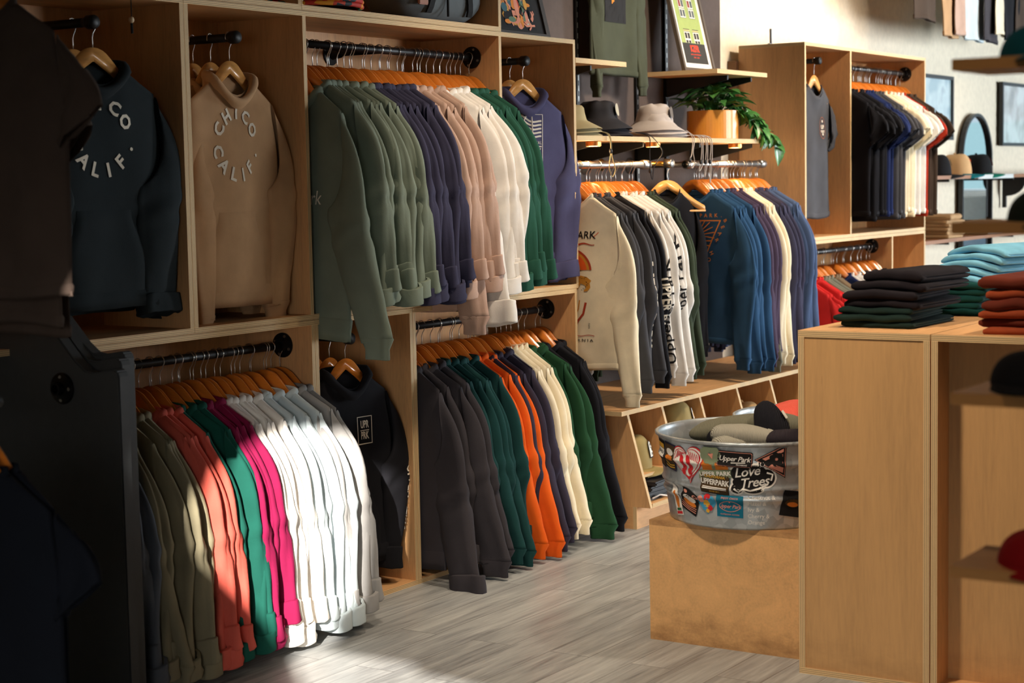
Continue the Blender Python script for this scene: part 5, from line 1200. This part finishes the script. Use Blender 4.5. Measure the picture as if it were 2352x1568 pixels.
# trailing plant ------------------------------------------------------
def leaf_mat():
    m, nt, b = nodes('variegated_leaf'); v = mapping(nt, (1, 1, 1))
    L(nt, ramp(nt, noise_tex(nt, v, 30, 4, 0.6), [(0.3, lin(44, 92, 48)), (0.62, lin(80, 136, 68)), (0.74, lin(92, 148, 72)), (0.80, lin(170, 180, 96))]), b.inputs['Base Color'])
    b.inputs['Roughness'].default_value = 0.32; b.inputs['Subsurface Weight'].default_value = 0.0; return m
pl = thing('potted_plant', 'trailing green plant in a round amber wooden planter on the shelf', 'plant', (8.415, 4.185, SZ))
mb = MB(); mb.lathe([(0.001, 0), (0.132, 0), (0.134, 0.002), (0.134, 0.148), (0.132, 0.15), (0.122, 0.15), (0.120, 0.147), (0.120, 0.12), (0.001, 0.12)], 56); mb.build('planter', wood_face('honey_wood_veneer', (206, 140, 54), 'Z', 0.14, 0.4, coat=0.3, scale=2), pl, smooth=False)
def leaf(mb, p, d, up, s):
    d = d.normalized(); sd = d.cross(up).normalized(); nn = sd.cross(d).normalized(); rows = []
    for i in range(7):
        t = i/6; w = s*0.40*(sin(pi*min(1, t*0.93+0.10))**0.8)*(1-t*0.35)*(1.0 if t < 0.999 else 0.02)
        if i == 0: w = s*0.20
        c = p+d*(s*t-(s*0.06 if i == 0 else 0))-nn*(0.22*s*t*t)
        rows.append([c-sd*w+nn*w*0.35-d*(0.05*s if i == 0 else 0), c-sd*w*0.5+nn*w*0.10, c, c+sd*w*0.5+nn*w*0.10, c+sd*w+nn*w*0.35-d*(0.05*s if i == 0 else 0)])
    mb.rings(rows, closed=False)
ml, ms_ = MB(), MB(); rr = random.Random(5)
for k in range(60):
    a = rr.uniform(0, 2*pi); q = rr.uniform(0.02, 0.13); h = 0.15+rr.uniform(0.01, 0.15)*(1-q*2.5); p = Vector((q*cos(a)*1.15, q*sin(a), h))
    d = Vector((cos(a), sin(a), rr.uniform(-0.5, 0.5))); ms_.tube([Vector((q*0.3*cos(a), q*0.3*sin(a), 0.12)), Vector((q*0.7*cos(a), q*0.7*sin(a), h*0.85)), p], 0.0016, 5)
    leaf(ml, p, d, Vector((0, 0, 1)), rr.uniform(0.07, 0.115))
vines = [[(0.06, -0.06, 0.15), (0.15, -0.10, 0.17), (0.24, -0.13, 0.10), (0.31, -0.17, 0.02), (0.36, -0.20, -0.05)], [(0.05, -0.08, 0.15), (0.13, -0.14, 0.14), (0.20, -0.18, 0.06), (0.24, -0.20, 0.02), (0.30, -0.2, 0.0)], [(0.08, -0.03, 0.15), (0.19, -0.06, 0.18), (0.28, -0.09, 0.13), (0.33, -0.12, 0.08), (0.35, -0.13, 0.03)], [(0.03, -0.09, 0.15), (0.08, -0.15, 0.13), (0.12, -0.17, 0.08), (0.16, -0.19, 0.03), (0.2, -0.2, 0.01)], [(0.07, -0.05, 0.15), (0.2, -0.1, 0.15), (0.3, -0.14, 0.09), (0.34, -0.15, 0.03)]]
for vi, v in enumerate(vines):
    mbp = []; P = [Vector(p) for p in v]
    cord(ms_, v, 0.0018)
    for i in range(len(P)-1):
        for k in range(5):
            t = (k+0.5)/5; p = P[i].lerp(P[i+1], t); dd = Vector((rr.uniform(-0.4, 1.0), rr.uniform(-1.0, 0.3), rr.uniform(-1.1, 0.1))); leaf(ml, p+Vector((0, 0, 0.004)), dd, Vector((rr.uniform(-.3, .3), -0.6, 1)), rr.uniform(0.05, 0.095))
leaf(ml, Vector((0.35, -0.20, -0.02)), Vector((0.15, -0.2, -1)), Vector((-0.3, -1, 0.2)), 0.125)
ml.build('foliage', leaf_mat(), pl, smooth=True); ms_.build('stems', plain('green_stem', (74, 104, 54), 0.5), pl, smooth=True)

# framed art ----------------------------------------------------------
def framed(label, cat, x0, x1, y, z, h, tilt, fmat, fw=0.018, depth=0.02, mat_w=0.04, matm=None, art=None, artname='art_print'):
    """Framed picture, front = -y, leaning back by tilt."""
    t = thing('framed_poster', label, cat, ((x0+x1)/2, y, z), 0); t.rotation_euler = (-tilt, 0, 0); w = (x1-x0)/2
    mb = MB()
    for a in ((-w, -w+fw, 0, h), (w-fw, w, 0, h)): mb.box(a[0], a[1], 0, depth, a[2], a[3])
    for a in ((0, fw), (h-fw, h)): mb.box(-w+fw, w-fw, 0, depth, a[0], a[1])
    mb.build('frame', fmat, t)
    mb = MB(); mb.box(-w+fw, w-fw, depth*0.45, depth*0.7, fw, h-fw); mb.build('mat_board', matm, t)
    if art: decal(artname, art, lambda X, Y, o: Vector((X, depth*0.45-0.0008-o, Y)), t, 0.0004, 10)
    return t
PB = ink('poster_dark', (58, 56, 52)); PGN = ink('poster_green', (160, 174, 104)); PWH = ink('poster_white', (232, 226, 214)); PRED = ink('poster_red', (226, 70, 44)); PYL = ink('poster_sand', (206, 190, 130)); POL = ink('poster_stone', (132, 130, 100)); PGL = ink('poster_glass', (84, 92, 92)); PMR = ink('poster_maroon', (140, 60, 56))
art = [(rect(-0.125, 0.07, 0.125, 0.20), PB, 1), (rect(-0.125, 0.20, 0.125, 0.62), PGN, 1), (xf(text2d('KZFR', 0.052, 0.035, 0.95), 0, 0.165, 0, 0.8, 1.15), PRED, 2), (xf(text2d('30TH ANNIVERSARY', 0.0125, 0.02), 0, 0.128), PRED, 2), (xf(text2d('1990 - 2020', 0.0125, 0.02), 0, 0.108), PRED, 2), (rect(-0.125, 0.1995, 0.125, 0.2025), PB, 2)]
for cx in (-0.05, 0.05):
    art += [(rect(cx-0.032, 0.203, cx+0.032, 0.262), PWH, 2), (rect(cx-0.034, 0.262, cx+0.034, 0.265), PB, 3), (rect(cx-0.033, 0.265, cx+0.033, 0.273), PYL, 2), (rect(cx-0.034, 0.273, cx+0.034, 0.277), PB, 3)]
    for sx in (-1, 1): art += [(rect(cx+sx*0.015-0.012, 0.226, cx+sx*0.015+0.012, 0.257), PB, 3), (rect(cx+sx*0.015-0.012, 0.203, cx+sx*0.015+0.012, 0.217), PB, 3)]
    for r_ in range(5):
        z0 = 0.375+0.052*r_; art += [(rect(cx-0.032, z0, cx+0.032, z0+0.050), PB, 2), (rect(cx-0.030, z0+0.002, cx+0.030, z0+0.050), PWH, 3)]
        for sx in (-1, 1): art.append((rect(cx+sx*0.0145-0.011, z0+0.008, cx+sx*0.0145+0.011, z0+0.044), PGL if (r_+sx) % 3 else PMR, 4))
for r_ in range(5): art += [(rect(-0.125, 0.53+0.02*r_, -0.084, 0.548+0.02*r_), PYL if r_ % 2 else POL, 2), (rect(-0.016, 0.53+0.02*r_, 0.016, 0.548+0.02*r_), PYL if r_ % 2 else POL, 2), (rect(0.084, 0.53+0.02*r_, 0.125, 0.548+0.02*r_), PYL if r_ % 2 else POL, 2)]
def shift(y): return 0.045+(y-0.07)*0.105/0.13 if y <= 0.2026 else (y-0.05 if y < 0.3 else y-0.09)
art = [(([(x, shift(y)) for x, y in sh[0]], sh[1]), m, lv) for sh, m, lv in art]
framed('framed poster of a green house with red lettering, leaning on the shelf', 'poster', 8.125, 8.475, 4.19, 2.086, 0.66, radians(13.5), plain('walnut_grey_frame', (92, 80, 68), 0.5), art=art, matm=PWH)
art = []; rr = random.Random(3)
AC = [ink('art_'+n, c) for n, c in dict(orange=(228, 140, 60), coral=(222, 84, 58), salmon=(230, 150, 122), sage=(104, 130, 106), ochre=(220, 160, 76), teal=(70, 104, 112), ash=(120, 112, 104), ink=(34, 32, 34), bone=(220, 208, 190)).items()]
art.append((rect(-0.13, 0.045, 0.135, 0.62), AC[7], 1))
for k in range(170):
    x, y = rr.uniform(-0.115, 0.12), rr.uniform(0.06, 0.6); m = AC[rr.choice([0, 0, 1, 2, 2, 2, 3, 4, 5, 6, 7, 7, 8])]; q = rr.random()
    if q < 0.35: sh = disc(x, y, rr.uniform(0.008, 0.028), rr.uniform(0.008, 0.036), 14)
    elif q < 0.6: w_, h_ = rr.uniform(0.006, 0.02), rr.uniform(0.01, 0.03); sh = xf(rect(-w_, -h_, w_, h_), x, y, rr.uniform(-0.3, 0.3))
    else: sh = line([(x+0.014*sin(i*1.3+k), y-0.02+0.012*i) for i in range(5)], rr.uniform(0.004, 0.010))
    art.append((sh, m, 2+k*0.05))
art += [(xf(rect(-0.026, -0.034, 0.026, 0.034), -0.115, 0.175, 0.10), AC[0], 9), (xf(text2d('CO', 0.028, 0.0), -0.115, 0.19, 0.1), AC[6], 10), (xf(text2d('LOVE', 0.018, 0.0), -0.115, 0.162, 0.1), AC[6], 10), (xf(rect(-0.03, -0.07, 0.03, 0.07), -0.10, 0.33, 0.12), AC[0], 9), (xf(rect(-0.022, -0.035, 0.022, 0.035), -0.102, 0.35, 0.12), AC[6], 10),
        (disc(-0.05, 0.17, 0.036, 0.026, 20, 0, pi), AC[1], 9), (line([(-0.08, 0.075), (-0.03, 0.07), (0.0, 0.09), (0.05, 0.06), (0.12, 0.065)], 0.009), AC[2], 9), (disc(0.0, 0.33, 0.075, 0.05, 20, pi, 2*pi), AC[1], 9), (line([(0.03, 0.2), (0.05, 0.15), (0.045, 0.08)], 0.016), AC[3], 9), (disc(0.075, 0.16, 0.014, 0.026), AC[4], 9), (disc(0.0, 0.14, 0.016, 0.05), AC[2], 9)]
framed('framed black poster with a busy orange collage, standing on the wardrobe top', 'poster', 6.285, 6.735, 4.13, 2.152, 0.68, radians(14), plain('graphite_frame', (58, 52, 48), 0.45), fw=0.03, matm=ink('poster_black', (40, 38, 37)), art=art)

# straw hats and duffel in the upper box ---------------------------------
def straw():
    m, nt, b = nodes('woven_straw'); v = mapping(nt, (1, 1, 1)); w = N(nt, 'ShaderNodeTexWave'); w.wave_type = 'RINGS'; w.rings_direction = 'Z'; w.inputs['Scale'].default_value = 28; w.inputs['Distortion'].default_value = 0.6; L(nt, v, w.inputs['Vector'])
    L(nt, ramp(nt, w.outputs['Fac'], [(0.2, lin(150, 116, 76)), (0.7, lin(206, 170, 122))]), b.inputs['Base Color']); b.inputs['Roughness'].default_value = 0.8; bump(nt, b, w.outputs['Fac'], 0.4, 0.003); return m
def binding():
    m, nt, b = nodes('printed_binding'); v = mapping(nt, (1, 1, 1)); vo = N(nt, 'ShaderNodeTexVoronoi'); vo.inputs['Scale'].default_value = 26; L(nt, v, vo.inputs['Vector']); sp = N(nt, 'ShaderNodeSeparateColor'); L(nt, vo.outputs['Color'], sp.inputs[0])
    r = ramp(nt, sp.outputs[0], [(0.0, lin(196, 40, 24)), (0.34, lin(226, 150, 30)), (0.56, lin(24, 40, 46)), (0.72, lin(20, 96, 100)), (0.86, lin(200, 60, 30))]); r.node.color_ramp.interpolation = 'CONSTANT'
    L(nt, r, b.inputs['Base Color']); b.inputs['Roughness'].default_value = 0.7; return m
STW, BND = straw(), binding()
for k in range(2):
    t = thing('straw_hat', ('lower' if k == 0 else 'upper')+' of two cone straw hats with printed rims over the sage hoodies', 'hat', (5.035, 4.105, 2.18+0.016*k), radians(8*k), 'straw hats in the upper box')
    mb = MB(); mb.lathe([(0.0, 0.13), (0.03, 0.12), (0.10, 0.06), (0.155, 0.02), (0.186, 0.0), (0.184, -0.004), (0.15, 0.014), (0.09, 0.053), (0.0, 0.118)], 56); mb.build('cone', STW, t, smooth=True)
    mb = MB(); mb.tube([(0.188*cos(2*pi*i/56), 0.188*sin(2*pi*i/56), -0.002) for i in range(57)], 0.0085, 8, False); mb.build('rim_binding', BND, t, smooth=True)
df = thing('duffel_bag', 'grey waxed canvas duffel with black straps and leather patch', 'bag', (5.81, 4.16, 2.171))
DC = fabric('duffel_canvas', (92, 98, 100), 0.75, 0.14)
mb = MB(); pillow(mb, 0, 0, 0.15, 0.285, 0.13, 0.15, 0, 0, 0.45, 3, 0.005, 40, 18); mb.build('body', DC, df, smooth=True)
ST_ = fabric('black_webbing', (26, 25, 25), 0.8)
for sx in (-0.1, 0.125):
    mb = MB(); R = []
    for i in range(13):
        a = -0.9+2.4*i/12; yy = -0.135*cos(a)**0.4 if cos(a) > 0 else 0; zz = 0.15+0.155*sin(a); yy = -0.134*max(0, 1-abs(sin(a))**4)**0.25
        lean = (0.04 if sx < 0 else -0.03)*sin(a)
        R.append([(sx+lean-0.016, yy-0.004, zz), (sx+lean+0.016, yy-0.004, zz), (sx+lean+0.016, yy+0.004, zz), (sx+lean-0.016, yy+0.004, zz)])
    mb.rings(R, True, True, True); mb.build('strap', ST_, df)
mb = MB(); mb.box(-0.215, -0.155, -0.140, -0.128, 0.055, 0.115); mb.build('leather_patch', plain('tan_leather', (140, 84, 52), 0.6), df, bevel=0.003)
mb = MB(); mb.box(-0.02, -0.014, -0.138, -0.130, 0.02, 0.25); mb.build('seam_piping', ST_, df)
# cord with a bead in the dark bay
mb = MB(); mb.tube([(0, 0, 0.10), (0.001, 0, 0.0), (0.0, 0, -0.012)], 0.0016, 6); o = tag(mb.build('pull_cord', ST_, None, (4.06, 4.02, 2.085), smooth=True), 'thin cord with a pale bead hanging in the dark bay', 'cord')
mb = MB(); mb.lathe([(0, -0.011), (0.007, -0.007), (0.009, 0), (0.007, 0.007), (0, 0.011)], 14); mb.build('bead', plain('pale_bead', (214, 186, 148), 0.5), o, (0, 0, -0.018), smooth=True)
mb = MB(); mb.tube([(0, 0, -0.028), (0.001, 0, -0.06)], 0.004, 7); mb.build('tassel', ST_, o)

# gondola goods ---------------------------------------------------------
cap('teal cap high on the blurred shelf rack', (3.11, 0.90, 1.742), radians(-60), fabric('cap_teal', (18, 84, 94)), fabric('cap_teal', (18, 84, 94)), None, 'caps on the shelf rack', 1.0, tall=0.5)
cap('dark green cap on the blurred shelf rack above the rust jeans', (3.11, 0.885, 1.462), radians(-60), fabric('cap_bottle', (30, 40, 30)), fabric('cap_bottle', (30, 40, 30)), None, 'caps on the shelf rack', 1.0, tall=0.5)
cap('black cap stacked on another black cap on the shelf rack', (3.10, 0.91, 1.177), radians(-60), BKF, BKF, None, 'caps on the shelf rack', 1.0, tall=0.5)
cap('lower black cap under its twin on the shelf rack', (3.13, 0.89, 1.165), radians(-55), BKF, BKF, None, 'caps on the shelf rack', 0.98, tall=0.5)
cap('red cap lowest on the blurred shelf rack', (3.10, 0.895, 0.859), radians(-60), fabric('cap_red', (150, 16, 20)), fabric('cap_red', (150, 16, 20)), None, 'caps on the shelf rack', 1.0, tall=0.5)

# far wall: shelves, mirror, pictures, caps, folded sweaters ---------------
def wshelf(label, x0, x1, z, curved=None):
    t = thing('plank_shelf', label, 'shelf', (x0, 4.43, z-0.025), group='shelves by the arched mirror')
    board('board', x0, x1, 4.16, 4.43, z-0.025, z, t, 'X', face=wood_face('walnut_plank', (140, 88, 46), 'X', 0.2), edge=wood_face('walnut_plank', (140, 88, 46), 'X', 0.2))
    for bx in (12.15, 13.62):
        mb = MB(); mb.box(-0.012, 0.012, -0.014, 0, -0.30, 0); mb.box(-0.006, 0.006, -0.22, -0.014, -0.02, 0); o = mb.build('bracket', plain('matt_black_steel', (20, 19, 19), 0.6), t); o.location = (bx-x0, 0, 0)
    return t
s1 = wshelf('dark plank shelf with caps crossing the arched mirror', 11.2, 15.0, 1.522)
mb = MB(); mb.box(0, 0.82, -0.004, 0, 0, 0.03); o = mb.build('price_strip', plain('pale_label_strip', (206, 208, 206), 0.4), s1); o.location = (12.62-11.2, 4.158-4.43, -0.004)
mb = MB(); pr = [(0, 0), (-0.18, 0)]+[(-0.03-0.15*cos(radians(a))*1.0, -0.03-0.12*sin(radians(a))) for a in range(0, 91, 15)]+[(-0.03, -0.24), (0, -0.24)]
mb.v += [(-0.012, a, b) for a, b in pr]+[(0.012, a, b) for a, b in pr]; n = len(pr); mb.f += [tuple(range(n)), tuple(range(2*n-1, n-1, -1))]+[(i, n+i, n+(i+1) % n, (i+1) % n) for i in range(n)]; mb.mi += [0]*(n+2)
o = mb.build('curved_bracket', plain('matt_black_steel', (20, 19, 19), 0.6), s1); o.location = (14.05-11.2, 0, 0)
wshelf('plank shelf with folded tan sweaters across the mirror', 11.2, 15.0, 1.085); wshelf('low plank shelf with grey sweaters by the mirror', 11.2, 15.0, 0.80)
redp = [(rect(-0.022, -0.02, 0.022, 0.028), ink('patch_red', (208, 30, 44)), 1), (xf(text2d('A', 0.03, 0.03), 0, 0.002), BKI, 2)]
cap('black cap with pale logo beside the dangling dark tees on the far shelf', (12.08, 4.29, 1.522), radians(30), BKF, BKF, [(disc(0, 0.0, 0.012, 0.02), ink('patch_grey', (150, 148, 146)), 1)], 'caps on the mirror shelf', 1.25)
cap('tan cap with orange mark and teal brim before the mirror', (12.50, 4.29, 1.522), radians(35), TNF, fabric('brim_teal', (10, 104, 112)), [(xf(text2d('W', 0.03, 0.03), 0, 0.01), PRED, 1)], 'caps on the mirror shelf', 1.3)
cap('black cap with red patch and green brim before the mirror', (12.97, 4.29, 1.522), radians(35), BKF, fabric('brim_green', (14, 110, 90)), redp, 'caps on the mirror shelf', 1.3)
for i in range(6): folded('folded_sweater', f'tan folded sweater, {("lowest", "second-lowest", "third from the bottom", "third from the top", "second from the top", "topmost, rumpled")[i]} on the mirror shelf', 'sweater', 0.34, 0.26, 0.026 if i < 5 else 0.04, (12.15+0.01*(i % 2), 4.16, 1.085+0.0255*i), radians(90+(2, -3, 1, 3, -2, 6)[i]), fabric('sweater_tan', (176, 142, 104)), 120+i, 'folded sweaters on the far shelves')
for i in range(4): folded('folded_sweater', f'{"tan" if i == 3 else "grey"} folded sweater, {("lowest", "second-lowest", "second from the top", "topmost")[i]} of the small pile behind the dark green cap', 'sweater', 0.34, 0.25, 0.024, (13.05+0.01*(i % 2), 4.17, 1.085+0.0235*i), radians(90), fabric('sweater_grey' if i < 3 else 'sweater_tan', (128, 116, 106)), 130+i, 'folded sweaters on the far shelves')
for i in range(5): folded('folded_sweater', f'ash grey folded sweater, {("lowest", "second-lowest", "middle one", "second from the top", "topmost")[i]} on the low plank by the mirror', 'sweater', 0.36, 0.26, 0.028 if i < 4 else 0.04, (13.85+0.012*(i % 2), 4.16, 0.80+0.0275*i), radians(90+2*i-4), fabric('sweater_ash', (112, 108, 106)), 140+i, 'folded sweaters on the far shelves')
def arch_pts(w, h, n=20, inset=0.0):
    w -= inset; return [(-w, inset), (w, inset)]+[(w*cos(pi*k/n), h-inset-w+w*sin(pi*k/n)) for k in range(n+1)]
mr = thing('arched_mirror', 'tall arched mirror with black frame behind the far cap shelf', 'mirror', (13.34, 4.43, 0.25))
mb = MB(); A, B = arch_pts(0.35, 1.735), arch_pts(0.35, 1.735, inset=0.022)
mb.rings([[(x, -0.0, z) for x, z in A], [(x, -0.035, z) for x, z in A], [(x, -0.035, z) for x, z in B], [(x, -0.012, z) for x, z in B]]); mb.build('frame', plain('black_mirror_frame', (20, 18, 22), 0.4), mr)
mm, nt, b = nodes('mirror_glass'); b.inputs['Metallic'].default_value = 1.0; b.inputs['Roughness'].default_value = 0.015
L(nt, ramp(nt, noise_tex(nt, mapping(nt, (1, 1, 1)), 3), [(0, (0.86, 0.9, 0.92, 1)), (1, (0.9, 0.94, 0.95, 1))]), b.inputs['Base Color'])
mb = MB(); mb.prism(B, -0.012, -0.004); mb.build('mirror_glass', mm, mr)
def glass_picture(label, x0, x1, z0, z1, art):
    t = thing('framed_picture', label, 'picture', ((x0+x1)/2, 4.43, z0)); w, h = (x1-x0)/2, z1-z0; mb = MB(); fw = 0.025
    for a in ((-w, -w+fw, 0, h), (w-fw, w, 0, h), (-w+fw, w-fw, 0, fw), (-w+fw, w-fw, h-fw, h)): mb.box(a[0], a[1], -0.03, 0, a[2], a[3])
    mb.build('frame', plain('black_picture_frame', (24, 22, 26), 0.35), t)
    mg, nt2, b2 = nodes('glazed_print'); b2.inputs['Roughness'].default_value = 0.03; b2.inputs['Coat Weight'].default_value = 1.0; b2.inputs['Coat Roughness'].default_value = 0.02; b2.inputs['Specular IOR Level'].default_value = 1.0
    L(nt2, ramp(nt2, noise_tex(nt2, mapping(nt2, (3, 3, 3)), 1.2, 2), [(0.40, lin(*art[0])), (0.55, lin(*art[1])), (0.7, lin(*art[2]))]), b2.inputs['Base Color'])
    mb = MB(); mb.box(-w+fw, w-fw, -0.016, -0.006, fw, h-fw); mb.build('glazed_print', mg, t)
glass_picture('pale blue glazed picture half behind the hanging dark tees', 12.05, 12.80, 1.78, 2.24, ((150, 176, 186), (186, 206, 212), (120, 140, 150)))
glass_picture('white glazed picture cut by the frame edge beside the mirror', 13.95, 15.0, 1.745, 2.245, ((214, 218, 216), (170, 168, 160), (110, 108, 104)))
